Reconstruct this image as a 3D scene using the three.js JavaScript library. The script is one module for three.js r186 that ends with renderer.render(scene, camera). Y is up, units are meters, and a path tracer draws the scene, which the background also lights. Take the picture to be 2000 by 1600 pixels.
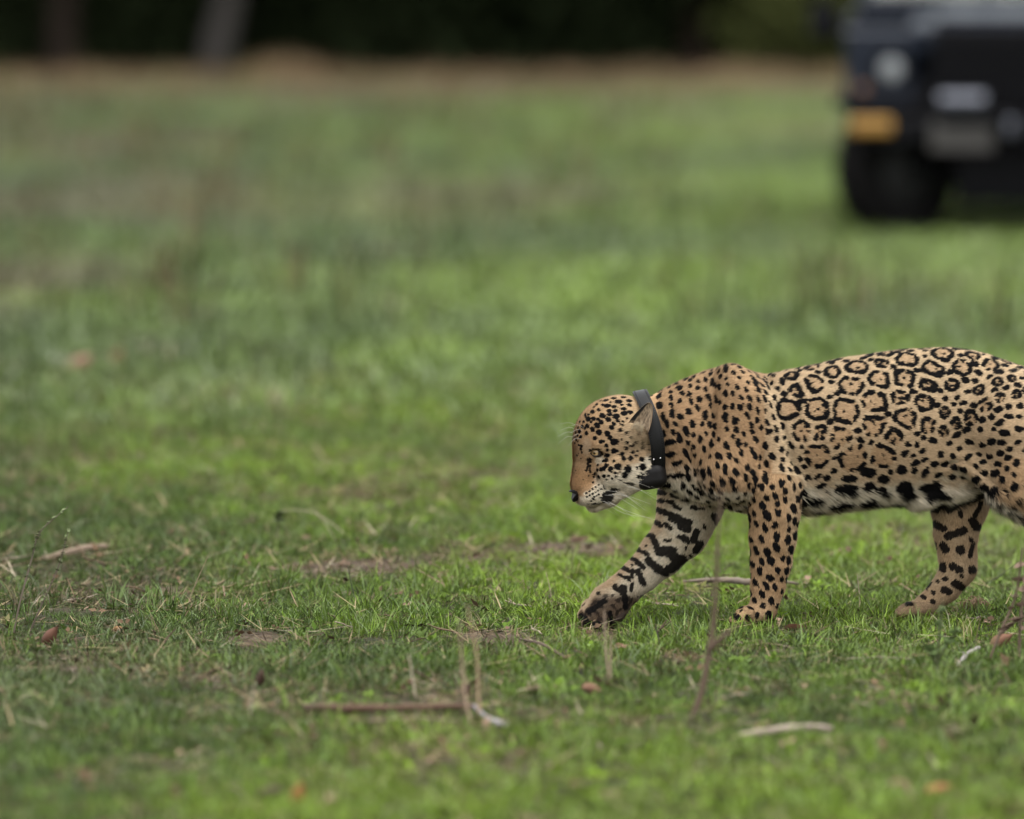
import * as THREE from 'three';
import { mergeGeometries, toCreasedNormals } from 'three/addons/utils/BufferGeometryUtils.js';
import { ImprovedNoise } from 'three/addons/math/ImprovedNoise.js';
import { RoundedBoxGeometry } from 'three/addons/geometries/RoundedBoxGeometry.js';

// ---------------------------------------------------------------- camera, sky, sun, exposure
const scene = new THREE.Scene();
const FPX = 14700, HCAM = 1.897, PITCH = Math.atan(976 / FPX), CP = Math.cos(PITCH), SP = Math.sin(PITCH);
const camera = new THREE.PerspectiveCamera(2 * Math.atan(800 / FPX) * 180 / Math.PI, 1024 / 819, 0.5, 900);
camera.position.set(0, HCAM, 0);
camera.rotation.x = -PITCH;
camera.focus = 20.02;                                   // the animal is in focus; the lens opening is 138 mm
camera.userData.fStop = camera.getFocalLength() / 138;
const renderer = new THREE.WebGLRenderer();
renderer.toneMapping = THREE.LinearToneMapping;
renderer.toneMappingExposure = 2.55;
renderer.shadowMap.enabled = true;
{ // an overcast sky: brightest overhead, dimmer and a little warmer at the horizon
  const W = 64, H = 32, d = new Float32Array(W * H * 4);
  for (let j = 0; j < H; j++) for (let i = 0; i < W; i++) {
    const el = Math.sin(((j + 0.5) / H - 0.5) * Math.PI), o = (j * W + i) * 4;
    const L = el > 0 ? 0.62 + 0.62 * el : 0.62;
    d[o] = L * 0.97; d[o + 1] = L * 0.99; d[o + 2] = L * 1.01; d[o + 3] = 1;
  }
  const sky = new THREE.DataTexture(d, W, H, THREE.RGBAFormat, THREE.FloatType);
  sky.mapping = THREE.EquirectangularReflectionMapping; sky.magFilter = THREE.LinearFilter; sky.needsUpdate = true;
  scene.background = sky; scene.environment = sky;
}
const sun = new THREE.DirectionalLight(new THREE.Color(1, 0.95, 0.87), 1.15);
sun.position.set(6, 30, -14); sun.target.position.set(0, 0, -22); sun.castShadow = true; sun.shadow.radius = 40;
Object.assign(sun.shadow.camera, { left: -30, right: 30, top: 30, bottom: -30, far: 160 });
scene.add(sun, sun.target);

// ---------------------------------------------------------------- helpers
function rng(s) { return () => { s |= 0; s = (s + 0x6d2b79f5) | 0; let t = Math.imul(s ^ (s >>> 15), 1 | s); t = (t + Math.imul(t ^ (t >>> 7), 61 | t)) ^ t; return ((t ^ (t >>> 14)) >>> 0) / 4294967296; }; }
const NZ = new ImprovedNoise(), noise = (x, y, z) => NZ.noise(x + 41.3, y + 17.7, z + 9.1);
const fbm = (x, y, z, n = 3) => { let s = 0, a = 0.5; for (let i = 0; i < n; i++) { s += a * noise(x, y, z); x *= 2.03; y *= 2.03; z *= 2.03; a *= 0.5; } return s; };
const clamp = (x, a = 0, b = 1) => Math.min(b, Math.max(a, x)), lerp = (a, b, t) => a + (b - a) * t, sstep = (a, b, x) => { const t = clamp((x - a) / (b - a)); return t * t * (3 - 2 * t); };
const mix3 = (a, b, t) => [lerp(a[0], b[0], t), lerp(a[1], b[1], t), lerp(a[2], b[2], t)];
// a point of the photograph (2000 x 1600) at D metres in front of the lens, in the world
function at(px, py, D) { const u = (px - 1000) / FPX, v = (800 - py) / FPX, s = D / (CP + v * SP); return [u * s, HCAM + (v * CP - SP) * s, -D]; }
// the ground under a point of the photograph
function onGround(px, py) { const u = (px - 1000) / FPX, v = (800 - py) / FPX, s = HCAM / (SP - v * CP); return [u * s, 0, -(CP + v * SP) * s]; }
const taken = new Map();
function numbered(name) { const n = taken.get(name) ?? 0; taken.set(name, n + 1); return n ? name + '_' + String(n).padStart(3, '0') : name; }
function tag(o, label, category, group, kind) { if (label) o.userData.label = label; if (category) o.userData.category = category; if (group) o.userData.group = group; if (kind) o.userData.kind = kind; return o; }
function thing(name, label, category, p = [0, 0, 0], turn = 0, group) { const o = new THREE.Group(); o.name = numbered(name); o.position.set(...p); o.rotation.y = turn; tag(o, label, category, group); scene.add(o); return o; }
function part(name, geo, mat, parent, p, r) { const m = new THREE.Mesh(geo, mat); m.name = name; if (p) m.position.set(...p); if (r) m.rotation.set(...r); m.castShadow = m.receiveShadow = true; (parent ?? scene).add(m); return m; }
const std = (r, g, b, rough = 0.9, more = {}) => { const m = new THREE.MeshStandardMaterial({ roughness: rough, ...more }); m.color.setRGB(r, g, b); return m; };
const phys = (r, g, b, rough, more = {}) => { const m = new THREE.MeshPhysicalMaterial({ roughness: rough, ...more }); m.color.setRGB(r, g, b); return m; };
// a tapered, bent rod through points with radii
function rod(pts, radii, sides = 6, rough = 0, seed = 1) {
  const c = new THREE.CatmullRomCurve3(pts.map((p) => new THREE.Vector3(...p))), n = Math.max(3, (pts.length - 1) * 4), fr = c.computeFrenetFrames(n), pos = [], idx = [], R = rng(seed);
  for (let i = 0; i <= n; i++) {
    const t = i / n, k = t * (radii.length - 1), a = Math.min(radii.length - 2, Math.floor(k)), r = lerp(radii[a], radii[a + 1], k - a), p = c.getPointAt(t);
    for (let s = 0; s < sides; s++) {
      const th = s / sides * Math.PI * 2, q = r * (1 + rough * (R() - 0.5) * 2);
      pos.push(p.x + q * (Math.cos(th) * fr.normals[i].x + Math.sin(th) * fr.binormals[i].x), p.y + q * (Math.cos(th) * fr.normals[i].y + Math.sin(th) * fr.binormals[i].y), p.z + q * (Math.cos(th) * fr.normals[i].z + Math.sin(th) * fr.binormals[i].z));
    }
  }
  for (let i = 0; i < n; i++) for (let s = 0; s < sides; s++) { const a = i * sides + s, b = i * sides + (s + 1) % sides; idx.push(a, b, a + sides, b, b + sides, a + sides); }
  for (const [base, flip] of [[0, 1], [n * sides, 0]]) for (let s = 1; s < sides - 1; s++) flip ? idx.push(base, base + s + 1, base + s) : idx.push(base, base + s, base + s + 1);
  const g = new THREE.BufferGeometry(); g.setAttribute('position', new THREE.Float32BufferAttribute(pos, 3)); g.setIndex(idx); g.computeVertexNormals(); return g;
}
function grain(size, f, lo, hi, seed = 0) { // a tiling-free grey grain texture
  const d = new Uint8Array(size * size * 4);
  for (let y = 0; y < size; y++) for (let x = 0; x < size; x++) { const a = x / size, b = y / size, s = Math.min(a, 1 - a, b, 1 - b) * 8; const v = clamp(lo + (hi - lo) * (0.5 + fbm(a * f, b * f, seed, 4) * Math.min(1, s) * 1.3)) * 255; d.set([v, v, v, 255], (y * size + x) * 4); }
  const t = new THREE.DataTexture(d, size, size); t.wrapS = t.wrapT = THREE.RepeatWrapping; t.magFilter = THREE.LinearFilter; t.needsUpdate = true; return t;
}

// ---------------------------------------------------------------- ground
function bare(x, z) { // 0 lush .. 1 bare soil and litter
  let b = 0.4 * sstep(0.05, 0.4, fbm(x * 0.9, z * 0.45, 3.3, 3)) + 0.2 * sstep(0.1, 0.35, fbm(x * 3, z * 2, 7.3, 2));
  for (const [cx, cz, rx, rz, k] of BARE) { const d = Math.hypot((x - cx) / rx, (z - cz) / rz) + 0.5 * fbm(x * 6, z * 4, 1.2, 2); b = Math.max(b, k * (1 - sstep(0.5, 1.2, d))); }
  return clamp(b);
}
const BARE = [[1120, 1078, 160, 22, 0.95], [700, 1112, 170, 24, 0.95], [500, 1248, 70, 22, 1], [970, 1245, 100, 20, 1], [1350, 1290, 60, 14, 0.7], [130, 1310, 90, 18, 0.8], [420, 1330, 90, 16, 0.6], [1640, 1005, 120, 12, 0.75], [330, 1165, 120, 14, 0.4], [1185, 1232, 75, 20, 1], [190, 1290, 140, 20, 0.35], [1000, 1085, 220, 20, 0.6], [1560, 1235, 70, 12, 0.5], [620, 1560, 120, 30, 0.4], [1280, 1420, 150, 20, 0.3], [160, 1075, 50, 10, 0.5], [830, 1400, 200, 20, 0.45]].map(([px, py, rx, ry, k]) => { const p = onGround(px, py), q = onGround(px, py + ry); return [p[0], p[2], rx / FPX * -p[2], Math.abs(q[2] - p[2]), k]; });
const farPaw = onGround(1180, 1222);
function gh(x, z) {
  return 0.014 * fbm(x * 1.1, z * 0.8, 2.2, 2) * sstep(-13, -16, z) + 0.012 * fbm(x * 7, z * 6, 4.4, 2) - 0.024 * Math.exp(-((x - farPaw[0]) ** 2 + (z + 19.95) ** 2) / 0.08);
}
{
  const xs = [], zs = [], pos = [], col = [], uv = [], idx = [];
  for (let x = -3.6; x <= 3.6001; x += 0.06) xs.push(x);
  for (const x of [5, 8, 14, 25, 60, 160, 400]) { xs.push(x); xs.unshift(-x); }
  for (const z of [60, 20, 0, -8, -12]) zs.push(z);
  for (let z = -13; z > -32; z -= 0.08) zs.push(z);
  for (let z = -32; z > -110; z -= 0.5) zs.push(z);
  for (const z of [-112, -118, -130, -160, -230, -400, -700]) zs.push(z);
  for (const z of zs) for (const x of xs) {
    const b = bare(x, z), n = fbm(x * 5, z * 5, 1, 3), c = mix3(mix3([0.04, 0.042, 0.02], [0.105, 0.075, 0.052], clamp(b * 1.2)), [0.17, 0.125, 0.09], clamp(n * 1.4) * b);
    pos.push(x, gh(x, z), z); col.push(...c); uv.push(x / 0.7, z / 0.7);
  }
  const w = xs.length; for (let j = 0; j < zs.length - 1; j++) for (let i = 0; i < w - 1; i++) { const a = j * w + i; idx.push(a, a + 1, a + w, a + 1, a + w + 1, a + w); }
  const g = new THREE.BufferGeometry(); g.setAttribute('position', new THREE.Float32BufferAttribute(pos, 3)); g.setAttribute('color', new THREE.Float32BufferAttribute(col, 3)); g.setAttribute('uv', new THREE.Float32BufferAttribute(uv, 2)); g.setIndex(idx); g.computeVertexNormals();
  const tx = grain(512, 22, 0.25, 1, 5);
  const m = part('ground', g, phys(1, 1, 1, 1, { specularIntensity: 0.2, vertexColors: true, map: tx, bumpMap: tx, bumpScale: 0.012 })); m.userData.kind = 'structure';
}

// ---------------------------------------------------------------- grass and litter
function blades(n, hLo, hHi, w, spread, lean, seed, flat = 0) { // a tuft of bent tapering blades
  const R = rng(seed), pos = [], idx = [], nor = [];
  for (let k = 0; k < n; k++) {
    const a = R() * 6.283, r = spread * Math.sqrt(R()), bx = Math.cos(a) * r, bz = Math.sin(a) * r, dir = a + (R() - 0.5) * 2.4, h = lerp(hLo, hHi, R()), ln = lean * (0.3 + R()) * h, ww = w * (0.7 + 0.6 * R());
    const dx = Math.cos(dir), dz = Math.sin(dir), fa = R() * 6.283, sx = Math.cos(fa) * ww / 2, sz = Math.sin(fa) * ww / 2, o = pos.length / 3;
    for (let s = 0; s < 3; s++) { const t = s / 3, y = (h * t * (1 - 0.25 * t * lean)) * (1 - flat) + flat * 0.004, q = ln * t * t + flat * h * t, ws = 1 - 0.35 * t; pos.push(bx + dx * q - sx * ws, y, bz + dz * q - sz * ws, bx + dx * q + sx * ws, y, bz + dz * q + sz * ws); for (let e = 0; e < 2; e++) nor.push(dx * 0.5, 0.8, dz * 0.5); }
    pos.push(bx + dx * (ln + flat * h), h * (1 - 0.25 * lean) * (1 - flat) + flat * 0.006, bz + dz * (ln + flat * h)); nor.push(dx * 0.5, 0.8, dz * 0.5);
    for (let s = 0; s < 2; s++) idx.push(o + 2 * s, o + 2 * s + 1, o + 2 * s + 2, o + 2 * s + 1, o + 2 * s + 3, o + 2 * s + 2);
    idx.push(o + 4, o + 5, o + 6);
  }
  const g = new THREE.BufferGeometry(); g.setAttribute('position', new THREE.Float32BufferAttribute(pos, 3)); g.setAttribute('normal', new THREE.Float32BufferAttribute(nor, 3)); g.setIndex(idx); g.normalizeNormals(); return g;
}
function rosetteLeaf(n, len, wid, rise, seed) { // low broad-leaved herb
  const R = rng(seed), pos = [], idx = [];
  for (let k = 0; k < n; k++) {
    const a = (k + R() * 0.7) / n * 6.283, l = len * (0.6 + 0.6 * R()), w = wid * (0.7 + 0.5 * R()), ri = rise * (0.5 + R()), o = pos.length / 3, c = Math.cos(a), s = Math.sin(a);
    const P = (u, v, y) => pos.push(c * u - s * v, y, s * u + c * v);
    P(0.1 * l, 0, 0.004); P(0.45 * l, -w / 2, ri * 0.8); P(0.5 * l, 0, ri * 0.7); P(0.45 * l, w / 2, ri * 0.8); P(l, 0, ri * (0.4 + 0.9 * R()));
    idx.push(o, o + 1, o + 2, o, o + 2, o + 3, o + 1, o + 4, o + 2, o + 2, o + 4, o + 3);
  }
  const g = new THREE.BufferGeometry(); g.setAttribute('position', new THREE.Float32BufferAttribute(pos, 3)); g.setIndex(idx); g.computeVertexNormals(); return g;
}
const leafM = new THREE.MeshPhysicalMaterial({ roughness: 0.95, specularIntensity: 0.25, transmission: 0.3, thickness: 0, side: THREE.DoubleSide });
const meadowM = new THREE.MeshPhysicalMaterial({ roughness: 0.75, specularIntensity: 0.5, transmission: 0.25, thickness: 0, side: THREE.DoubleSide });   // coarser, waxier blades than the grazed turf
const dull = new THREE.MeshPhysicalMaterial({ roughness: 1, specularIntensity: 0.15, side: THREE.DoubleSide });
const M4 = new THREE.Matrix4(), Q = new THREE.Quaternion(), E = new THREE.Euler(), V = new THREE.Vector3(), SC = new THREE.Vector3(), C = new THREE.Color();
function scatter(name, label, category, geos, mat, zNear, zFar, edge, density, f) { // f(x, z, R) -> null or {s, sy, c, tilt}
  const R = rng(name.length * 977 + Math.round(zFar * 13)), lists = geos.map(() => []);
  let area = 0; const dz = 0.25;
  for (let z = zNear; z > zFar; z -= dz) {
    const half = -z * 0.068 + edge, want = 2 * half * dz * density; let n = Math.floor(want) + (R() < want % 1 ? 1 : 0); area += n;
    while (n-- > 0) { const x = (R() * 2 - 1) * half, zz = z - R() * dz, q = f(x, zz, R); if (q) lists[Math.floor(R() * geos.length)].push([x, zz, R() * 6.283, q]); }
  }
  const root = new THREE.Group(); root.name = name; tag(root, label, category, null, 'stuff');
  geos.forEach((g, k) => {
    const L = lists[k]; if (!L.length) return; const im = new THREE.InstancedMesh(g, mat, L.length); im.name = 'tuft'; im.userData.kind = 'stuff';
    L.forEach(([x, z, a, q], i) => { E.set((q.tilt ?? 0.25) * (Math.sin(a * 7.1)), a, (q.tilt ?? 0.25) * Math.cos(a * 5.3)); Q.setFromEuler(E); M4.compose(V.set(x, gh(x, z) - 0.003 + (q.lift ?? 0), z), Q, SC.set(q.s, q.s * (q.sy ?? 1), q.s)); im.setMatrixAt(i, M4); im.setColorAt(i, C.setRGB(...q.c)); });
    root.add(im);
  });
  scene.add(root); return root;
}
const G = { bright: [0.215, 0.335, 0.024], mid: [0.135, 0.222, 0.022], dark: [0.056, 0.102, 0.013], grey: [0.155, 0.190, 0.080], straw: [0.29, 0.225, 0.13], brown: [0.105, 0.068, 0.042], pink: [0.22, 0.145, 0.105], pale: [0.36, 0.30, 0.215] };
function grassTone(x, z, R) {
  const a = fbm(x * 0.55, z * 0.22, 11.7, 3), b = fbm(x * 2.6, z * 1.3, 5.1, 2), k = clamp(0.5 + a * 1.5 + b * 0.7 + (R() - 0.5) * 0.7 + 0.15 * clamp(x, -3, 0.9));  // x term puts the dimmer light of the left side into the grass colour
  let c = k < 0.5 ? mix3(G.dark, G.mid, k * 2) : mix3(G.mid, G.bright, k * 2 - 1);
  c = mix3(c, G.grey, 0.45 * R() * R() + 0.35 * sstep(0.05, 0.4, fbm(x * 0.8, z * 0.3, 61.2, 2)));
  const dry = bare(x, z) * 0.6 + 0.05; if (R() < dry * 0.7) c = mix3(c, R() < 0.5 ? G.straw : G.brown, 0.5 + 0.4 * R());
  const j = 0.55 + 0.85 * R(); return [c[0] * j, c[1] * j, c[2] * j];
}
const shortTufts = [1, 2, 3, 4, 5, 6].map((s) => blades(16, 0.014, 0.046, 0.0034, 0.032, 0.85, s * 71));
scatter('short_grass', 'short green grass growing over the meadow around the spotted cat', 'grass', shortTufts, leafM, -13.6, -37, 0.35, 760, (x, z, R) => {
  if (R() < sstep(-28, -37, z)) return null;
  const b = bare(x, z); if (R() < b * 0.93) return null;
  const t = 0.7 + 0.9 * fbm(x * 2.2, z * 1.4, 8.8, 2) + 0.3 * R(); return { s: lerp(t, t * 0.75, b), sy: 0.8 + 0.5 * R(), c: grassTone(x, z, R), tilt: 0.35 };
});
const tallTufts = [1, 2, 3, 4].map((s) => blades(7, 0.05, 0.10, 0.0035, 0.03, 0.6, s * 131 + 7));
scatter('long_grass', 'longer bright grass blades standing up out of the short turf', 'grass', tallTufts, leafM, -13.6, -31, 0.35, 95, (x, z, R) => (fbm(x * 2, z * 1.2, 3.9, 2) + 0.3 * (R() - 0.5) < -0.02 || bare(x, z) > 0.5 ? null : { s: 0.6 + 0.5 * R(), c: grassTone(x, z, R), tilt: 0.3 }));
const farTufts = [1, 2, 3, 4].map((s) => blades(18, 0.028, 0.072, 0.007, 0.09, 0.8, s * 211 + 3));
scatter('meadow_grass', 'blurred green meadow grass stretching back to the forest edge', 'grass', farTufts, meadowM, -26, -82, 1.2, 220, (x, z, R) => {
  if (R() > sstep(-26, -36, z)) return null;
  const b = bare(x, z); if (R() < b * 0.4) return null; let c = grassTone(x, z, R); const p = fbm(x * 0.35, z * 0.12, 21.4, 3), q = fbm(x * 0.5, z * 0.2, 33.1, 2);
  c = mix3(c, G.pink, 0.45 * sstep(0.08, 0.32, p)); c = mix3(c, G.dark, 0.35 * sstep(0.08, 0.3, q) * (x < 1.5 ? 1 : 0.4));
  c = mix3(c, G.straw, 0.65 * sstep(-71, -80, z)); const worn = x > 1.2 && z < -37.5 && z > -46 ? 0.42 : 1;   // driven flat round the vehicle
  return { s: 0.8 + 0.6 * R(), sy: worn, c, tilt: 0.3 };
});
scatter('dry_litter', 'dead straw and grass litter lying flat between the green blades', 'litter', [1, 2, 3, 4].map((s) => blades(7, 0.03, 0.09, 0.0028, 0.03, 0.3, s * 17 + 5, 0.93)), dull, -13.6, -30, 0.35, 420, (x, z, R) => {
  const b = bare(x, z); if (R() > 0.42 + b) return null; const k = R(), j = 0.55 + 0.6 * R(), c = k < 0.45 ? G.straw : k < 0.75 ? G.brown : k < 0.9 ? G.pink : G.pale; return { s: 0.7 + 0.6 * R(), c: c.map((v) => v * j), tilt: 0.2, lift: 0.004 + 0.018 * R() * (1 - b) };
});
scatter('leaf_crumbs', 'small brown crumbs of dead leaf scattered over the turf', 'litter', [1, 2, 3].map((s) => rosetteLeaf(2, 0.026, 0.015, 0.008, s * 5 + 2)), dull, -13.6, -34, 0.35, 60, (x, z, R) => { const b = bare(x, z); if (R() > 0.25 + b || Math.hypot(x - farPaw[0], z - farPaw[2]) < 0.22) return null; const j = 0.5 + 0.7 * R(), c = R() < 0.8 ? G.brown : G.pink; return { s: 0.6 + 1.1 * R() ** 2, c: c.map((v) => v * j), tilt: 0.6, lift: 0.012 + 0.014 * R() }; });
const twigG = [1, 2, 3, 4].map((s) => { const R = rng(s * 55), pts = [[-0.5, 0.02, 0], [-0.15, 0.05 + 0.05 * R(), 0.08 * (R() - 0.5)], [0.2, 0.05, 0.12 * (R() - 0.5)], [0.5, 0.03 + 0.1 * R(), 0.05]]; const g = [rod(pts, [0.03, 0.028, 0.022, 0.01], 5, 0.2, s)]; if (s % 2) g.push(rod([pts[2], [0.3, 0.14, 0.15], [0.36, 0.2, 0.24]], [0.018, 0.012, 0.006], 5, 0.1, s)); return mergeGeometries(g); });
scatter('twig_litter', 'small dead twigs scattered through the turf', 'twigs', twigG, dull, -13.6, -34, 0.35, 16, (x, z, R) => { if (R() > 0.5 + bare(x, z)) return null; const k = R(), c = k < 0.5 ? [0.06, 0.042, 0.03] : k < 0.8 ? [0.13, 0.09, 0.062] : [0.27, 0.22, 0.17]; return { s: 0.05 + 0.09 * R() * R(), c, tilt: 0.25, lift: 0.006 + 0.014 * R() }; });
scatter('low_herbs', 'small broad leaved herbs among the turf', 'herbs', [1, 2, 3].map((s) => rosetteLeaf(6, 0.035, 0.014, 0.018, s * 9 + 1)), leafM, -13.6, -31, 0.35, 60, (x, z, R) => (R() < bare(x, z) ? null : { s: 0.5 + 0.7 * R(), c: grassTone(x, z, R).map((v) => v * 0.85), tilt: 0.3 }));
// weeds far behind, dark and thin
const weedG = [1, 2, 3].map((s) => blades(9, 0.16, 0.46, 0.010, 0.12, 0.3, s * 313));
scatter('tall_weeds', 'dark blurred tufts of tall weeds in the middle of the meadow', 'weeds', weedG, dull, -33, -76, 0.8, 2.4, (x, z, R) => { const q = fbm(x * 0.45, z * 0.13, 55.1, 2); if (q + 0.5 * (R() - 0.5) < 0.03 + 0.11 * Math.max(x, -1)) return null; const c = R() < 0.45 ? [0.12, 0.085, 0.05] : [0.08, 0.09, 0.035]; return { s: 0.55 + 0.8 * R(), c, tilt: 0.15 }; });
scatter('dry_grass_verge', 'band of tall tan dry grass along the foot of the forest', 'dry grass', [1, 2, 3].map((s) => blades(14, 0.12, 0.34, 0.014, 0.12, 0.5, s * 401)), dull, -78, -84, 2.5, 34, (x, z, R) => { const k = R(), c = k < 0.5 ? [0.25, 0.175, 0.105] : k < 0.7 ? [0.15, 0.09, 0.055] : G.straw; const hi = fbm(x * 0.9, 1, 3, 2); return { s: 0.4 + 0.4 * R() + 1.0 * clamp(hi * 2.2), c, tilt: 0.25 }; });

// ---------------------------------------------------------------- forest edge
const barkT = grain(256, 14, 0.35, 1, 9);
const bark = (r, g, b) => std(r, g, b, 1, { map: barkT });
function clump(n, size, seed) { // leaf clump: loose folded leaves in a ball
  const R = rng(seed), pos = [], idx = [];
  for (let k = 0; k < n; k++) {
    const th = R() * 6.283, cz = R() * 2 - 1, r = Math.cbrt(R()) * size, sx = Math.sqrt(1 - cz * cz), c = [Math.cos(th) * sx * r, cz * r * 0.8, Math.sin(th) * sx * r];
    const a = new THREE.Vector3(R() - 0.5, R() * 0.5 - 0.4, R() - 0.5).normalize(), b = new THREE.Vector3(R() - 0.5, R() - 0.5, R() - 0.5).cross(a).normalize(), l = size * (0.25 + 0.25 * R()), w = l * 0.42, o = pos.length / 3;
    pos.push(c[0], c[1], c[2], c[0] + a.x * l * 0.5 + b.x * w, c[1] + a.y * l * 0.5 + b.y * w, c[2] + a.z * l * 0.5 + b.z * w, c[0] + a.x * l * 0.5 - b.x * w, c[1] + a.y * l * 0.5 - b.y * w, c[2] + a.z * l * 0.5 - b.z * w, c[0] + a.x * l, c[1] + a.y * l, c[2] + a.z * l);
    idx.push(o, o + 1, o + 2, o + 1, o + 3, o + 2);
  }
  const g = new THREE.BufferGeometry(); g.setAttribute('position', new THREE.Float32BufferAttribute(pos, 3)); g.setIndex(idx); g.computeVertexNormals(); return g;
}
const leafDark = phys(0.035, 0.05, 0.02, 0.9, { side: THREE.DoubleSide });
function tree(name, label, px, D, base, lean, h, tone, seed) {
  const R = rng(seed), x = (px - 1000) / FPX * D, t = thing(name, label, 'tree', [x, 0, -D], 0, 'trees of the forest edge'), top = [lean * h, h, 0];
  part('trunk', rod([[0, -0.1, 0], [lean * h * 0.1 + 0.03, h * 0.15, 0], [lean * h * 0.45, h * 0.5, 0.1], top], [base * 1.35, base, base * 0.85, base * 0.4], 10, 0.06, seed), bark(...tone), t);
  const tips = [];
  for (let k = 0; k < 6; k++) { const a = k / 6 * 6.283 + R(), y = h * (0.45 + 0.5 * R()), l = h * (0.25 + 0.2 * R()), p0 = [lean * y * 0.9, y, 0.05], p2 = [p0[0] + Math.cos(a) * l, y + l * 0.45, Math.sin(a) * l]; part('limb', rod([p0, [lerp(p0[0], p2[0], 0.5), y + l * 0.32, p2[2] * 0.5], p2], [base * 0.4, base * 0.25, base * 0.08], 6, 0, k), bark(...tone), t); tips.push(p2); }
  const gs = []; for (let k = 0; k < 60; k++) { const b = tips[k % 6], g = clump(16, 0.55, seed * 31 + k); g.translate(b[0] + (R() - 0.5) * h * 0.42, b[1] + (R() - 0.4) * h * 0.3, b[2] + (R() - 0.5) * h * 0.42); gs.push(g); }
  part('crown', mergeGeometries(gs), leafDark, t);
}
tree('forest_tree', 'slender brown trunk of a tree at the far left of the forest edge', 118, 86, 0.13, 0.03, 8, [0.06, 0.04, 0.028], 11);
tree('forest_tree', 'pale grey trunk leaning to the right at the forest edge, left of the middle', 408, 85.5, 0.13, 0.34, 7, [0.14, 0.125, 0.112], 12);
tree('forest_tree', 'dull brown trunk at the forest edge left of the parked vehicle', 1352, 87, 0.12, -0.03, 9, [0.07, 0.045, 0.03], 13);
tree('forest_tree', 'wide brown trunk of the forest edge nearest the parked vehicle', 1512, 87, 0.17, 0.02, 9, [0.065, 0.042, 0.028], 14);
tree('forest_tree', 'thin trunk in deep shade near the middle of the forest edge', 760, 88, 0.1, 0.05, 8, [0.05, 0.04, 0.032], 15);
{ // the wood behind, a single dark mass of leaves; unseen low canopy added overhead to shade it
  const R = rng(77), gs = [1, 2, 3].map((s) => clump(26, 0.5, s * 3)), root = new THREE.Group(); root.name = 'forest_undergrowth'; tag(root, 'dark undergrowth and leaves filling the wood behind the meadow', 'wood', null, 'stuff');
  gs.forEach((g, k) => {
    const im = new THREE.InstancedMesh(g, phys(1, 1, 1, 1, { specularIntensity: 0.1, side: THREE.DoubleSide }), 4600); im.name = 'foliage'; im.userData.kind = 'stuff';
    for (let i = 0; i < 4600; i++) {
      const shadeCanopy = i % 2, x = (R() * 2 - 1) * 17, z = shadeCanopy ? (x > 2.9 && x < 4.6 ? -85 : -81.5) - R() * 19 : (x > 2.9 && x < 4.4 ? -83.6 : -86.5) - R() * 9, y = shadeCanopy ? 1.75 + R() * 5.5 + (z < -85 ? 0 : 0.3) : R() * 2.6, s = 0.7 + R() * 0.8; E.set(R() * 3, R() * 6, R() * 3); Q.setFromEuler(E);
      M4.compose(V.set(x, y, z), Q, SC.set(s, s, s)); im.setMatrixAt(i, M4);
      const olive = x > 2.9 && x < 4.6 && z > -90, b = olive ? [0.07, 0.08, 0.026] : [0.032, 0.044, 0.019], j = 0.6 + 0.8 * R(); im.setColorAt(i, C.setRGB(b[0] * j, b[1] * j, b[2] * j));
    }
    root.add(im);
  });
  scene.add(root);
}

// ---------------------------------------------------------------- the jaguar: a field of joined limbs, meshed once, then coat and fur
const OX = at(1500, 1195, 20)[0], PX = 1 / 735;
const L = (px, py, z = 0) => { const p = at(px, py, 20 - z); return [p[0] - OX, p[1], z]; };
const proj = (x, y, z) => { const wx = x + OX, wy = y - HCAM, wz = z - 20, d = -(wz * CP) - wy * SP, v = wy * CP - wz * -SP; return [1000 + FPX * wx / d, 800 - FPX * (wy * CP - wz * SP) / d]; };
const zs = (px) => -(px - 1640) / 735 * 0.075;           // the body is turned a little: the head end is nearer to us
const smin = (a, b, k) => { const h = Math.max(k - Math.abs(a - b), 0) / k; return Math.min(a, b) - h * h * h * k / 6; };
const cap = (a, b, ra, rb) => { ra *= PX; rb *= PX; const dx = b[0] - a[0], dy = b[1] - a[1], dz = b[2] - a[2], dd = dx * dx + dy * dy + dz * dz || 1e-9; return (x, y, z) => { const ux = x - a[0], uy = y - a[1], uz = z - a[2], t = clamp((ux * dx + uy * dy + uz * dz) / dd), qx = ux - dx * t, qy = uy - dy * t, qz = uz - dz * t; return Math.sqrt(qx * qx + qy * qy + qz * qz) - (ra + (rb - ra) * t); }; };
const ell = (c, rx, ry, rz, ang = 0) => { rx *= PX; ry *= PX; const ca = Math.cos(ang), sa = Math.sin(ang); return (x, y, z) => { const ux = x - c[0], uy = y - c[1], uz = z - c[2], p = (ca * ux + sa * uy) / rx, q = (-sa * ux + ca * uy) / ry, r = uz / rz, k0 = Math.sqrt(p * p + q * q + r * r), k1 = Math.sqrt(p * p / rx / rx + q * q / ry / ry + r * r / rz / rz); return k1 < 1e-9 ? -Math.min(rx, ry, rz) : k0 * (k0 - 1) / k1; }; };
const chain = (pts, k) => { const f = []; for (let i = 0; i < pts.length - 1; i++) { const [a, b] = [pts[i], pts[i + 1]]; f.push([cap(L(a[0], a[1], a[2]), L(b[0], b[1], b[2]), a[3], b[3]), k]); } return f; };
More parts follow.
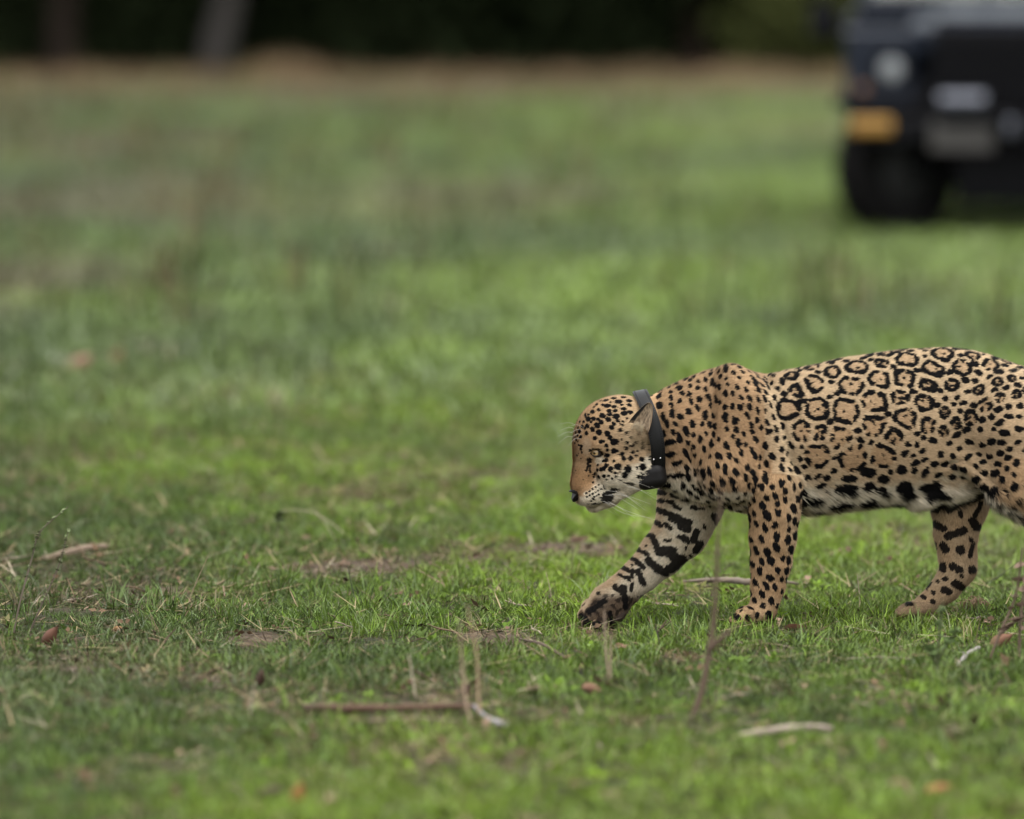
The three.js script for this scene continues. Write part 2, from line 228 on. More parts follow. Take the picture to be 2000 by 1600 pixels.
// torso: stations along the body [px, top, bottom, half width]
const ST = [[1262, 775, 940, 0.070], [1300, 757, 955, 0.082], [1345, 737, 972, 0.100], [1395, 722, 985, 0.118], [1440, 719, 996, 0.128], [1490, 732, 1002, 0.132], [1540, 725, 1001, 0.138], [1600, 711, 997, 0.143], [1660, 699, 991, 0.145], [1720, 689, 985, 0.142], [1780, 683, 982, 0.135], [1840, 680, 968, 0.122], [1900, 687, 940, 0.118], [1960, 704, 915, 0.118], [2020, 729, 900, 0.110], [2070, 765, 885, 0.085], [2105, 800, 870, 0.05]];
const TOR = ST.map(([px, t, b, w]) => { const z = zs(px), [x, yt] = L(px, t, z), yb = L(px, b, z + 0.03)[1]; return [x, yt, yb, w, z]; });
function torso(x, y, z) {
  let i = 0; const n = TOR.length; while (i < n - 2 && x > TOR[i + 1][0]) i++;
  const a = TOR[Math.max(0, i - 1)], b = TOR[i], c = TOR[i + 1], d = TOR[Math.min(n - 1, i + 2)], xc = clamp(x, TOR[0][0], TOR[n - 1][0]), t = (xc - b[0]) / (c[0] - b[0]);
  const cr = (k) => 0.5 * (2 * b[k] + (c[k] - a[k]) * t + (2 * a[k] - 5 * b[k] + 4 * c[k] - d[k]) * t * t + (3 * b[k] - a[k] - 3 * c[k] + d[k]) * t * t * t);
  const top = cr(1), bot = cr(2), w = cr(3), zc = cr(4), cy = (top + bot) / 2, ry = (top - bot) / 2, q = (y - cy) / ry, rz = w * (1 - 0.16 * Math.max(0, q) - 0.08 * Math.max(0, -q)), r = (z - zc) / rz, m = Math.pow(Math.pow(Math.abs(q), 2.25) + Math.pow(Math.abs(r), 2.25), 1 / 2.25);
  const ex = Math.abs(x - xc), f = (m - 1) * (m < 1 ? Math.min(ry, rz) : Math.min(ry, rz)); return ex > 0 ? Math.sqrt(Math.max(f, 0) ** 2 + ex * ex) + Math.min(f, 0) * 0.2 : f;
}
const zN = 0.085, zF = -0.10;
const GROUPS = {
  torso: [[torso, 0.02],
    [cap(L(1428, 752, zN - 0.01), L(1452, 800, zN + 0.005), 38, 52), 0.03], [cap(L(1445, 790, zN + 0.005), L(1425, 915, zN + 0.035), 58, 62), 0.04], [cap(L(1478, 800, zN), L(1518, 945, zN + 0.03), 48, 42), 0.014], // near shoulder blade, arm, triceps
    [cap(L(1425, 752, zF + 0.03), L(1420, 915, zF), 36, 60), 0.04],
    [cap(L(1330, 830, zs(1330) + 0.04), L(1420, 900, zN), 40, 45), 0.04],
    [ell(L(1975, 830, 0.045), 95, 105, 0.10), 0.05], [cap(L(1985, 850, 0.06), L(2000, 945, 0.085), 78, 58), 0.03], [cap(L(1868, 890, 0.065), L(1962, 950, 0.09), 12, 36), 0.06],
    [ell(L(1985, 830, -0.08), 90, 100, 0.09), 0.05],
    [ell(L(1793, 962, 0.005), 34, 26, 0.05, 0.3), 0.02], [ell(L(1855, 940, -0.01), 55, 34, 0.06, 0.2), 0.03]],
  near_fore: chain([[1512, 955, zN + 0.03, 54], [1512, 1000, zN + 0.03, 48], [1509, 1050, zN + 0.025, 44], [1506, 1100, zN + 0.02, 38], [1500, 1145, zN + 0.02, 31], [1492, 1188, zN + 0.025, 27]], 0.02).concat([[ell(L(1474, 1201, zN + 0.03), 38, 19, 0.042, 0.15), 0.02]], [-0.034, -0.012, 0.012, 0.034].map((o, i) => [cap(L(1452 + Math.abs(o) * 300, 1199, zN + 0.03 + o), L(1434 + Math.abs(o) * 400, 1212, zN + 0.03 + o * 1.1), 14, 12), 0.004])),
  far_fore: chain([[1352, 935, zF, 66], [1346, 985, zF + 0.01, 60], [1330, 1040, zF + 0.012, 50], [1291, 1084, zF + 0.015, 41], [1252, 1122, zF + 0.02, 33], [1222, 1148, zF + 0.04, 30], [1190, 1178, zF + 0.06, 38]], 0.025).concat([[cap(L(1384, 985, zF), L(1368, 1030, zF), 30, 22), 0.03], [ell(L(1182, 1194, zF + 0.065), 46, 34, 0.044, 0.5), 0.02], [ell(L(1234, 1166, zF + 0.055), 13, 10, 0.013), 0.01]], [[1152, 1184, -0.03], [1145, 1198, -0.008], [1153, 1212, 0.016], [1172, 1219, 0.036]].map(([x, y, o]) => [ell(L(x, y, zF + 0.065 + o), 17, 12.5, 0.018, 0.6), 0.008])),
  far_hind: chain([[1890, 925, zF + 0.02, 62], [1874, 985, zF + 0.015, 56], [1868, 1040, zF + 0.01, 42], [1870, 1085, zF + 0.01, 35], [1872, 1112, zF + 0.01, 32], [1848, 1148, zF + 0.012, 27], [1812, 1180, zF + 0.015, 23]], 0.02).concat([[cap(L(1886, 1085, zF + 0.01), L(1890, 1112, zF + 0.01), 18, 16), 0.015], [ell(L(1790, 1190, zF + 0.02), 40, 16, 0.038, 0.1), 0.02]], [-0.027, -0.01, 0.01, 0.027].map((o) => [cap(L(1772 + Math.abs(o) * 300, 1188, zF + 0.02 + o), L(1754 + Math.abs(o) * 400, 1198, zF + 0.02 + o * 1.1), 11.5, 9), 0.008])),
  near_hind: chain([[1998, 930, 0.085, 62], [2030, 985, 0.09, 48], [2085, 1050, 0.085, 34], [2128, 1098, 0.08, 28], [2112, 1150, 0.08, 24], [2092, 1195, 0.08, 24]], 0.03).concat([[ell(L(2072, 1208, 0.08), 40, 16, 0.04), 0.02]]),
  tail: chain([[2098, 815, zs(2098), 30], [2150, 880, zs(2150), 22], [2185, 980, zs(2180), 19], [2205, 1060, zs(2200), 18], [2245, 1110, zs(2240), 16]], 0.03),
};
const KG = { torso: 0, near_fore: 0.035, far_fore: 0.04, far_hind: 0.035, near_hind: 0.04, tail: 0.03 };
// head, built facing along -x and turned 17 degrees towards us about the occiput
const HP = L(1250, 850, zs(1250)), HYAW = 17 * Math.PI / 180, hc = Math.cos(HYAW), hs = Math.sin(HYAW);
const toHead = (x, y, z) => { const ux = x - HP[0], uz = z - HP[2]; return [ux * hc - uz * hs + HP[0], y, ux * hs + uz * hc + HP[2]]; };
const fromHead = (x, y, z) => { const ux = x - HP[0], uz = z - HP[2]; return [ux * hc + uz * hs + HP[0], y, -ux * hs + uz * hc + HP[2]]; };
const H0 = HP[2], Lh = (px, py, z = 0) => { const p = L(HPX + (px - HPX) / hc, py, H0); return [p[0], p[1], H0 + z]; }, HPX = 1250;
const sym = (f, z) => [f(z), f(-z)];
const HEAD = [
  [ell(Lh(1202, 846), 82, 73, 0.080, 0.15), 0.01], [ell(Lh(1244, 895), 44, 55, 0.080), 0.03], [cap(Lh(1222, 822), Lh(1290, 838), 44, 56), 0.03],
  [ell(Lh(1152, 868), 31, 42, 0.052, -0.15), 0.03],
  ...sym((z) => [ell(Lh(1172, 870, z), 32, 17, 0.022, -0.3), 0.02], 0.048),           // brows
  [cap(Lh(1147, 895), Lh(1136, 943), 26, 23), 0.025], ...sym((z) => [cap(Lh(1150, 900, z), Lh(1140, 945, z), 16, 15), 0.015], 0.014),
  ...sym((z) => [ell(Lh(1157, 956, z), 36, 25, 0.031, 0.55), 0.012], 0.024),          // whisker pads
  ...sym((z) => [ell(Lh(1198, 915, z), 46, 36, 0.032, 0.15), 0.03], 0.052),           // cheeks
  ...sym((z) => [cap(Lh(1182, 965, z * 0.6), Lh(1242, 915, z), 17, 32), 0.02], 0.045), // lower jaw
  [cap(Lh(1159, 981), Lh(1188, 969), 15.5, 19), 0.012],
  ...sym((z) => [ell(Lh(1232, 838, z), 26, 24, 0.024), 0.03], 0.066),                 // ear roots
];
const EYE = Lh(1157, 880, 0.046), EYE2 = Lh(1157, 880, -0.046);
const CUT = [[ell(EYE, 14, 10, 0.020), 0.008], [ell(EYE2, 14, 10, 0.020), 0.008], [cap(Lh(1140, 980, 0.0), Lh(1178, 976, 0.042), 2.2, 2.6), 0.006], [cap(Lh(1140, 980, 0.0), Lh(1178, 976, -0.042), 2.2, 2.6), 0.006]];
const fold = (list, x, y, z) => { let d = 1e9; for (const [f, k] of list) d = d > 1e8 ? f(x, y, z) : smin(d, f(x, y, z), k || 0.001); return d; };
const headF = (x, y, z) => { const [a, b, c] = toHead(x, y, z); let d = fold(HEAD, a, b, c); for (const [f, k] of CUT) d = -smin(-d, f(a, b, c), k); return d; };
const names = Object.keys(GROUPS), gF = Object.fromEntries(names.map((n) => [n, (x, y, z) => fold(GROUPS[n], x, y, z)]));
const flat = []; for (const n of names) GROUPS[n].forEach(([f, k], i) => flat.push({ f, k, n, first: i === 0 }));
function bodyF(x, y, z, keep = flat) {
  const acc = {}; for (const q of keep) { const d = q.f(x, y, z); acc[q.n] = acc[q.n] === undefined ? d : smin(acc[q.n], d, q.k || 0.001); }
  let d = acc.torso ?? 1; for (const n of names) if (n !== 'torso' && acc[n] !== undefined) d = smin(d, acc[n], KG[n]); return d;
}
// furrows (depth above 0) and ridges (below 0) of muscle and loose skin on the near side: depth in mm, half width in photo pixels, then the line
const FOLDS = [[5, 7, [1497, 738], [1510, 790], [1530, 850], [1545, 905], [1556, 965]], [3.2, 10, [1400, 735], [1386, 790], [1392, 850]], [-3, 11, [1432, 735], [1452, 830]], [3, 8, [1468, 840], [1490, 900], [1502, 950]], [3, 8, [1310, 800], [1330, 860], [1362, 925]], [2, 7, [1295, 870], [1318, 920], [1340, 955]], [1.3, 8, [1588, 800], [1600, 930]], [1.3, 8, [1625, 790], [1638, 930]], [1.2, 8, [1662, 790], [1675, 925]], [1.1, 8, [1700, 800], [1712, 920]], [5, 6, [1838, 908], [1880, 900], [1915, 925], [1962, 958]], [3, 14, [1858, 790], [1838, 850], [1848, 895]], [2.5, 7, [1785, 930], [1800, 970]], [2, 7, [1830, 935], [1870, 955]], [2.2, 5, [1488, 1010], [1499, 1120]], [-2, 7, [1530, 990], [1526, 1080]], [2, 5, [1455, 990], [1500, 975]], [-3, 9, [1560, 780], [1580, 900]], [-3, 14, [1905, 780], [1890, 850]], [2, 6, [1395, 930], [1420, 985]], [2.5, 7, [1420, 880], [1455, 940]]];
const polyD = (px, py, f) => { let d = 1e9; for (let i = 2; i < f.length - 1; i++) { const [ax, ay] = f[i], vx = f[i + 1][0] - ax, vy = f[i + 1][1] - ay, ux = px - ax, uy = py - ay, t = clamp((ux * vx + uy * vy) / (vx * vx + vy * vy)); d = Math.min(d, (ux - vx * t) ** 2 + (uy - vy * t) ** 2); } return d; };
const skinRipple = (x, y, z) => { let s = ripple0(x, y, z); if (z > -0.02) { const [px, py] = proj(x, y, z); for (const f of FOLDS) { const q = polyD(px, py, f) / (f[1] * f[1]); if (q < 5) s += f[0] * 0.001 * Math.exp(-q) * sstep(-0.02, 0.03, z); } } return s; };
const ripple0 = (x, y, z) => 0.0012 * fbm(x * 22, y * 22, z * 22, 2) + 0.005 * fbm(x * 8, y * 6, z * 7, 2);
function meshField(F, keepFor, lo, hi, h) {
  const n = [0, 1, 2].map((k) => Math.ceil((hi[k] - lo[k]) / h / 8) * 8 + 1), [nx, ny, nz] = n, id = (i, j, k) => (k * ny + j) * nx + i;
  const val = new Float32Array(nx * ny * nz).fill(1), live = [], B = 8;
  for (let K = 0; K < nz - 1; K += B) for (let J = 0; J < ny - 1; J += B) for (let I = 0; I < nx - 1; I += B) {
    const c = [lo[0] + (I + 4) * h, lo[1] + (J + 4) * h, lo[2] + (K + 4) * h]; if (Math.abs(F(...c)) > h * 4 * 1.75 * 1.7) { const v = F(...c) > 0 ? 1 : -1; if (v < 0) for (let k = 0; k <= B; k++) for (let j = 0; j <= B; j++) for (let i = 0; i <= B; i++) { const q = id(I + i, J + j, K + k); if (val[q] === 1) val[q] = -1; } continue; }
    live.push([I, J, K, keepFor ? keepFor(c, h * 7 + 0.07) : undefined]);
  }
  for (const [I, J, K, keep] of live) for (let k = 0; k <= B; k++) for (let j = 0; j <= B; j++) for (let i = 0; i <= B; i++) val[id(I + i, J + j, K + k)] = F(lo[0] + (I + i) * h, lo[1] + (J + j) * h, lo[2] + (K + k) * h, keep);
  const vid = new Int32Array(nx * ny * nz).fill(-1), pos = [], idx = [], keeps = [];
  for (const [I, J, K, keep] of live) for (let k = 0; k < B; k++) for (let j = 0; j < B; j++) for (let i = 0; i < B; i++) {
    let m = 0, sx = 0, sy = 0, sz = 0; const a = I + i, b = J + j, c = K + k;
    const v = (p, q, r) => val[id(a + p, b + q, c + r)];
    const edge = (p, q, r, ax) => { const u = v(p, q, r), w = v(p + (ax === 0), q + (ax === 1), r + (ax === 2)); if (u < 0 !== w < 0) { const t = u / (u - w); sx += p + (ax === 0 ? t : 0); sy += q + (ax === 1 ? t : 0); sz += r + (ax === 2 ? t : 0); m++; } };
    for (let p = 0; p < 2; p++) for (let q = 0; q < 2; q++) { edge(0, p, q, 0); edge(p, 0, q, 1); edge(p, q, 0, 2); }
    if (!m) continue; vid[id(a, b, c)] = pos.length / 3; pos.push(lo[0] + (a + sx / m) * h, lo[1] + (b + sy / m) * h, lo[2] + (c + sz / m) * h); keeps.push(keep);
  }
  const quad = (a, b, c, d, flip) => { if (a < 0 || b < 0 || c < 0 || d < 0) return; flip ? idx.push(a, c, b, a, d, c) : idx.push(a, b, c, a, c, d); };
  for (const [I, J, K] of live) for (let k = 0; k < B; k++) for (let j = 0; j < B; j++) for (let i = 0; i < B; i++) {
    const a = I + i, b = J + j, c = K + k, v0 = val[id(a, b, c)] < 0; if (!a || !b || !c) continue;
    if (v0 !== val[id(a + 1, b, c)] < 0) quad(vid[id(a, b - 1, c - 1)], vid[id(a, b, c - 1)], vid[id(a, b, c)], vid[id(a, b - 1, c)], !v0);
    if (v0 !== val[id(a, b + 1, c)] < 0) quad(vid[id(a - 1, b, c - 1)], vid[id(a - 1, b, c)], vid[id(a, b, c)], vid[id(a, b, c - 1)], !v0);
    if (v0 !== val[id(a, b, c + 1)] < 0) quad(vid[id(a - 1, b - 1, c)], vid[id(a, b - 1, c)], vid[id(a, b, c)], vid[id(a - 1, b, c)], !v0);
  }
  const N = pos.length / 3, nor = new Float32Array(N * 3), e = h * 0.35;
  for (let i = 0; i < N; i++) {
    let x = pos[3 * i], y = pos[3 * i + 1], z = pos[3 * i + 2], gx, gy, gz; const kp = keeps[i];
    for (let it = 0; it < 2; it++) {
      gx = (F(x + e, y, z, kp) - F(x - e, y, z, kp)) / (2 * e); gy = (F(x, y + e, z, kp) - F(x, y - e, z, kp)) / (2 * e); gz = (F(x, y, z + e, kp) - F(x, y, z - e, kp)) / (2 * e);
      const g2 = gx * gx + gy * gy + gz * gz || 1; if (it === 0) { const d = clamp(F(x, y, z, kp) / g2, -h, h); x -= gx * d; y -= gy * d; z -= gz * d; }
    }
    const l = Math.hypot(gx, gy, gz) || 1; pos[3 * i] = x; pos[3 * i + 1] = y; pos[3 * i + 2] = z; nor.set([gx / l, gy / l, gz / l], 3 * i);
  }
  const g = new THREE.BufferGeometry(); g.setAttribute('position', new THREE.BufferAttribute(new Float32Array(pos), 3)); g.setAttribute('normal', new THREE.BufferAttribute(nor, 3)); g.setIndex(idx); return g;
}
const rip = (f) => (x, y, z, k) => f(x, y, z, k) + skinRipple(x, y, z);
const bodyLo = [...L(1105, 1240, 0)].map((v, k) => (k === 2 ? -0.21 : k === 1 ? -0.03 : v)), bodyHi = [L(2275, 660, 0)[0], 0.76, 0.24];
const bodyG = meshField(rip(bodyF), (c, m) => flat.filter((q) => q.f(...c) < m + 0.05), bodyLo, bodyHi, 0.0034);
const headLo = [L(1090, 0, 0)[0], L(0, 1010, 0)[1], HP[2] - 0.14], headHi = [L(1305, 0, 0)[0], L(0, 755, 0)[1], HP[2] + 0.17];
const headG = meshField((x, y, z) => headF(x, y, z) + 0.0008 * fbm(x * 40, y * 40, z * 40, 2), null, headLo, headHi, 0.0022);

// ---- the coat
function hitNear(F, px, py) { let z = 0.26; for (let i = 0; i < 90; i++) { const p = L(px, py, z), d = F(p[0], p[1], p[2]); if (d < 0.0006) return p; z -= Math.max(d * 0.7, 0.0006); if (z < -0.25) break; } return null; }
class Hash { constructor(s) { this.s = s; this.m = new Map(); } key(i, j, k) { return (i * 4099 + j) * 4099 + k; } add(p, o) { const k = this.key(Math.floor(p[0] / this.s), Math.floor(p[1] / this.s), Math.floor(p[2] / this.s)); this.m.has(k) ? this.m.get(k).push(o) : this.m.set(k, [o]); } near(x, y, z, fn) { const a = Math.floor(x / this.s), b = Math.floor(y / this.s), c = Math.floor(z / this.s); for (let i = -1; i < 2; i++) for (let j = -1; j < 2; j++) for (let k = -1; k < 2; k++) { const l = this.m.get(this.key(a + i, b + j, c + k)); if (l) for (const o of l) fn(o); } } }
const roses = new Hash(0.075), spots = new Hash(0.055);
// rosettes read off the flank: place and size
const ROSE = [[390, 225, 62], [735, 140, 72], [940, 122, 62], [1100, 160, 82], [1370, 118, 85], [1600, 130, 62], [1735, 200, 66], [240, 290, 55], [545, 255, 66], [725, 228, 82], [915, 190, 55], [1300, 240, 82], [1515, 220, 72], [400, 345, 80], [690, 348, 92], [900, 315, 82], [1078, 302, 84], [1268, 348, 70], [1440, 350, 56], [285, 395, 66], [860, 480, 95], [1055, 455, 72], [1232, 482, 72], [215, 530, 84], [430, 540, 90], [640, 545, 98], [1090, 592, 88], [320, 695, 76], [450, 705, 66], [605, 745, 84], [860, 650, 84], [1005, 735, 70], [1255, 655, 62], [430, 880, 86], [700, 895, 100], [925, 880, 92], [1390, 560, 50], [1590, 600, 60], [1700, 500, 60], [1850, 175, 50], [1890, 300, 46], [1790, 330, 48], [1650, 395, 52], [1810, 450, 46], [1930, 420, 44], [1480, 640, 48], [1380, 700, 50]];
const DOTS = [];
for (const [x, y, s] of ROSE) { const px = 1480 + 0.26 * x, py = 660 + 0.26 * y, p = hitNear(bodyF, px, py); if (!p) continue; for (const sd of [1, -1]) { const q = sd > 0 ? p : [p[0], p[1], 2 * zs(px) - p[2]]; roses.add(q, { p: q, r: s * 0.26 * PX, brk: clamp((y - 180) / 720) }); const R = rng(x + y * 7); for (let k = 0, m = 1 + Math.floor(R() * 2.6); k < m; k++) { const a = R() * 6.28, d = R() * 0.34 * s * 0.26 * PX; DOTS.push([q[0] + Math.cos(a) * d, q[1] + Math.sin(a) * d, q[2], (1.6 + 1.6 * R()) * PX]); } } }
const addSpot = (p, r, el = 1, ang = 0, soft = 0) => spots.add(p, { p, r, el, c: Math.cos(ang), s: Math.sin(ang), soft, id: p[0] * 371 + p[1] * 917 });
for (const d of DOTS) addSpot([d[0], d[1], d[2]], d[3], 1.3, d[0] * 90);
// long blotches of the belly [x, y, half length, half height, tilt]
for (const [x, y, a, b, t] of [[375, 1205, 72, 34, -0.6], [450, 1092, 45, 20, -0.3], [635, 1118, 82, 36, 0], [570, 1228, 88, 38, -0.15], [560, 1272, 80, 14, 0], [765, 1212, 70, 46, -0.3], [810, 1110, 44, 42, 0], [905, 1135, 48, 34, 0.2], [660, 1048, 55, 26, 0.1], [810, 1006, 62, 34, 0.1], [920, 1052, 44, 28, 0], [1075, 1130, 58, 74, 0], [1000, 1232, 66, 34, 0.1], [1245, 1135, 60, 58, 0], [1310, 1120, 46, 60, 0], [1240, 1005, 28, 42, 0.4], [390, 1278, 44, 22, -0.3], [1062, 985, 40, 38, 0], [1150, 995, 24, 22, 0], [500, 1040, 26, 24, 0], [515, 1175, 18, 12, 0], [485, 1132, 14, 10, 0], [860, 1235, 60, 20, 0], [1330, 1160, 60, 25, 0]]) { const p = hitNear(bodyF, 1480 + 0.26 * x, 660 + 0.26 * y); if (p) addSpot(p, b * 0.29 * PX, a / b, -t); }
// head spots, read off the near side and mirrored to the far side
const FACE = [[720, 570, 42], [820, 635, 40], [700, 682, 38], [650, 640, 30], [625, 745, 46], [545, 815, 42], [660, 865, 50], [800, 880, 46], [845, 950, 44], [585, 970, 34], [915, 1030, 58], [690, 1030, 36], [745, 1020, 22], [785, 1095, 32], [880, 775, 40], [915, 710, 32], [985, 655, 32], [1005, 825, 34], [1035, 730, 25], [960, 575, 46], [945, 480, 42], [830, 480, 42], [845, 545, 42], [805, 395, 54], [925, 410, 42], [1000, 320, 62], [1190, 300, 52], [1195, 375, 42], [1095, 445, 44], [1100, 525, 54], [1210, 505, 46], [1065, 375, 26], [655, 470, 38], [550, 505, 48], [560, 630, 36], [470, 640, 42], [460, 760, 36], [445, 885, 36], [370, 770, 22], [320, 860, 28], [1120, 1040, 32], [1200, 1080, 36], [1110, 1140, 40], [920, 1190, 48], [800, 1170, 30], [805, 1270, 44], [722, 1270, 24], [1030, 1250, 42], [1060, 1330, 42], [1180, 1320, 44], [1225, 1215, 34], [1290, 1285, 26], [1310, 1190, 26], [1365, 1125, 27], [1385, 1350, 44], [1540, 1350, 28], [1540, 1290, 20], [1520, 1175, 22], [1490, 1085, 16], [1360, 1040, 23], [1255, 1030, 22], [1025, 985, 23], [1110, 870, 26], [1170, 950, 20], [790, 1360, 40], [920, 1370, 26], [740, 1372, 25], [650, 1440, 28], [790, 1450, 36], [705, 1517, 34], [752, 1505, 34], [645, 1530, 28], [860, 1510, 46], [975, 1470, 50], [1140, 1510, 64], [1400, 1475, 56], [1300, 1492, 26], [940, 1580, 26], [1080, 1615, 50], [1340, 1640, 36], [1480, 1555, 26], [1375, 1575, 20], [665, 1645, 30], [750, 1632, 30], [825, 1630, 23], [600, 1580, 23], [570, 1650, 23], [485, 1625, 18], [950, 1645, 21], [895, 1675, 21], [795, 1690, 15], [560, 1750, 22], [390, 1700, 10], [355, 1110, 30], [345, 1160, 25], [310, 1090, 20], [270, 1000, 26], [365, 1215, 18], [280, 1270, 18], [340, 1320, 13], [315, 1240, 11], [290, 930, 20], [350, 950, 20], [420, 560, 20], [480, 560, 24], [620, 380, 34], [720, 380, 34], [780, 300, 46], [920, 260, 46], [1090, 240, 46], [330, 690, 18], [300, 800, 18], [265, 880, 22], [250, 960, 18], [248, 1060, 18], [300, 1030, 16], [330, 960, 16], [395, 690, 22], [410, 800, 20], [430, 600, 24], [520, 690, 22], [570, 430, 24], [690, 310, 28], [860, 330, 22], [1000, 420, 16], [1150, 610, 18], [1080, 670, 22], [880, 1560, 14], [1010, 1560, 12]];
for (const [x, y, r] of FACE) { const p = hitNear(headF, 1095 + 0.11 * x, 750 + 0.11 * y); if (!p) continue; const s = clamp(1 - (y - 600) / 300); addSpot(p, r * (x < 430 && y < 1000 ? 0.16 : y < 560 ? 0.098 : 0.124) * PX, 1 + 0.4 * s, x > 760 && y < 620 ? 0.2 : -0.6); const q = toHead(...p); addSpot(fromHead(q[0], q[1], 2 * H0 - q[2]), r * 0.12 * PX, 1.2, 0.3); }
for (const [x0, y0, x1, y1, n] of [[450, 1935, 660, 1790, 5], [455, 2002, 700, 1862, 6], [505, 2050, 660, 1960, 5]]) for (let i = 0; i < n; i++) { const t = i / (n - 1), p = hitNear(headF, 1095 + 0.11 * lerp(x0, x1, t), 750 + 0.11 * lerp(y0, y1, t)); if (p) addSpot(p, 2.0 * PX, 1.3, 0.6); }
// bars drawn on a limb: [x, y, x, y, half width] from the enlarged view of that limb
const bars = (list, ox, oy, k) => list.map(([a, b, c, d, w]) => [ox + k * a, oy + k * b, ox + k * c, oy + k * d, w * k]);
const BAR = {
  far_fore: bars([[865, 72, 915, 82, 24], [980, 100, 1105, 142, 17], [870, 146, 905, 150, 16], [945, 156, 985, 165, 17], [1000, 195, 1045, 212, 17], [865, 222, 950, 255, 24], [970, 275, 1060, 320, 36], [1060, 310, 1120, 320, 26], [1060, 350, 1095, 370, 40], [850, 325, 885, 350, 20], [925, 340, 965, 372, 20], [1145, 200, 1235, 204, 18], [770, 425, 820, 440, 19], [820, 440, 855, 520, 24], [880, 560, 980, 555, 38], [970, 580, 1040, 640, 42], [1060, 615, 1085, 640, 30], [960, 700, 1030, 650, 38], [1070, 450, 1095, 470, 28], [1030, 440, 1080, 445, 14], [1175, 400, 1150, 470, 27], [1200, 500, 1170, 550, 28], [705, 545, 780, 590, 18], [640, 608, 685, 640, 18], [690, 640, 740, 690, 22], [785, 640, 860, 700, 30], [860, 705, 920, 735, 32], [580, 698, 650, 735, 18], [700, 730, 745, 820, 24], [660, 720, 650, 770, 14], [545, 760, 600, 780, 12], [620, 770, 630, 800, 10], [580, 860, 590, 960, 26], [520, 860, 570, 900, 26], [650, 830, 640, 880, 14], [370, 905, 380, 908, 14], [300, 1060, 420, 970, 20], [590, 970, 590, 1020, 18], [240, 1090, 300, 1150, 24], [300, 1150, 380, 1165, 26], [470, 1060, 480, 1150, 16], [650, 480, 660, 480, 9], [770, 515, 772, 516, 11], [920, 470, 965, 470, 12], [1090, 530, 1092, 540, 10], [1130, 595, 1131, 600, 12], [650, 676, 651, 678, 11], [1310, 270, 1350, 330, 26], [1240, 350, 1240, 370, 12]], 1080, 940, 0.24),
  far_hind: bars([[1090, 520, 1290, 500, 34], [1290, 490, 1520, 430, 38], [1240, 560, 1300, 510, 24], [1400, 420, 1560, 350, 26], [1450, 610, 1500, 500, 18], [1110, 560, 1140, 560, 22], [1120, 675, 1190, 712, 30], [1230, 775, 1355, 730, 32], [1430, 650, 1470, 700, 34], [1330, 580, 1335, 610, 16], [1110, 830, 1125, 870, 18], [1190, 850, 1215, 885, 30], [1330, 885, 1335, 890, 36], [1415, 800, 1420, 808, 18], [1435, 840, 1405, 940, 18], [1190, 1015, 1195, 1050, 28], [1270, 1020, 1275, 1025, 30], [1320, 1050, 1322, 1055, 32], [1425, 1052, 1426, 1055, 34], [1350, 1105, 1352, 1108, 17], [1210, 1132, 1225, 1132, 17], [1160, 1152, 1165, 1155, 14], [1300, 1170, 1345, 1195, 34], [1210, 1225, 1240, 1240, 30], [1115, 1246, 1118, 1250, 18], [1035, 1285, 1037, 1288, 20], [1110, 1320, 1112, 1322, 20], [1100, 1165, 1070, 1215, 10], [900, 1345, 930, 1345, 14]], 1560, 860, 0.2375),
  head: bars([[505, 1180, 545, 1175, 24], [545, 1150, 700, 1160, 12], [520, 1240, 590, 1290, 20], [480, 1330, 500, 1390, 34], [470, 1400, 440, 1540, 22], [500, 1460, 510, 1560, 22], [750, 1965, 910, 1895, 46], [705, 2040, 865, 1985, 52], [730, 2060, 830, 2055, 46], [860, 1875, 960, 1850, 26], [450, 2105, 660, 2110, 13], [735, 1790, 760, 1860, 18], [980, 1690, 1040, 1690, 12], [1090, 1740, 1240, 1770, 18], [560, 1610, 600, 1600, 16]], 1095, 750, 0.11),
};
const CO = { tan: [0.352, 0.226, 0.122], rich: [0.325, 0.203, 0.11], pale: [0.455, 0.342, 0.214], white: [0.56, 0.485, 0.365], black: [0.0055, 0.005, 0.005], brown: [0.055, 0.03, 0.017], nose: [0.25, 0.142, 0.068], mud: [0.12, 0.075, 0.045] };
function groupOf(x, y, z) { let best = 'torso', d = gF.torso(x, y, z) - 0.004; for (const n of names) if (n !== 'torso') { const e = gF[n](x, y, z); if (e < d) { d = e; best = n; } } return best; }
const flow = { torso: [1, -0.18, 0], near_fore: [0.15, -1, 0], far_fore: [-0.65, -0.75, 0], far_hind: [-0.05, -1, 0], near_hind: [0.5, -0.85, 0], tail: [0.3, -1, 0] };
function furDir(g, x, y, z, px, py, n) {
  let d; if (g === 'head') { const s = sstep(930, 800, py); d = [1, lerp(0.0, 0.55, s * sstep(1190, 1130, px)) - 0.35 * sstep(900, 960, py), 0]; }
  else if (g === 'far_hind' && py > 1115) d = [-0.75, -0.6, 0]; else if (g === 'near_fore' && py > 1180) d = [-1, -0.5, 0];
  else if (g === 'torso') { const s = sstep(1540, 1440, px) * sstep(800, 960, py); d = [lerp(1, 0.35, s), lerp(-0.15 - 0.5 * sstep(880, 980, py), -1, s), 0]; } else d = flow[g];
  const k = d[0] * n[0] + d[1] * n[1] + d[2] * n[2]; d = [d[0] - k * n[0], d[1] - k * n[1], d[2] - k * n[2]]; const l = Math.hypot(...d) || 1; return d.map((v) => v / l);
}
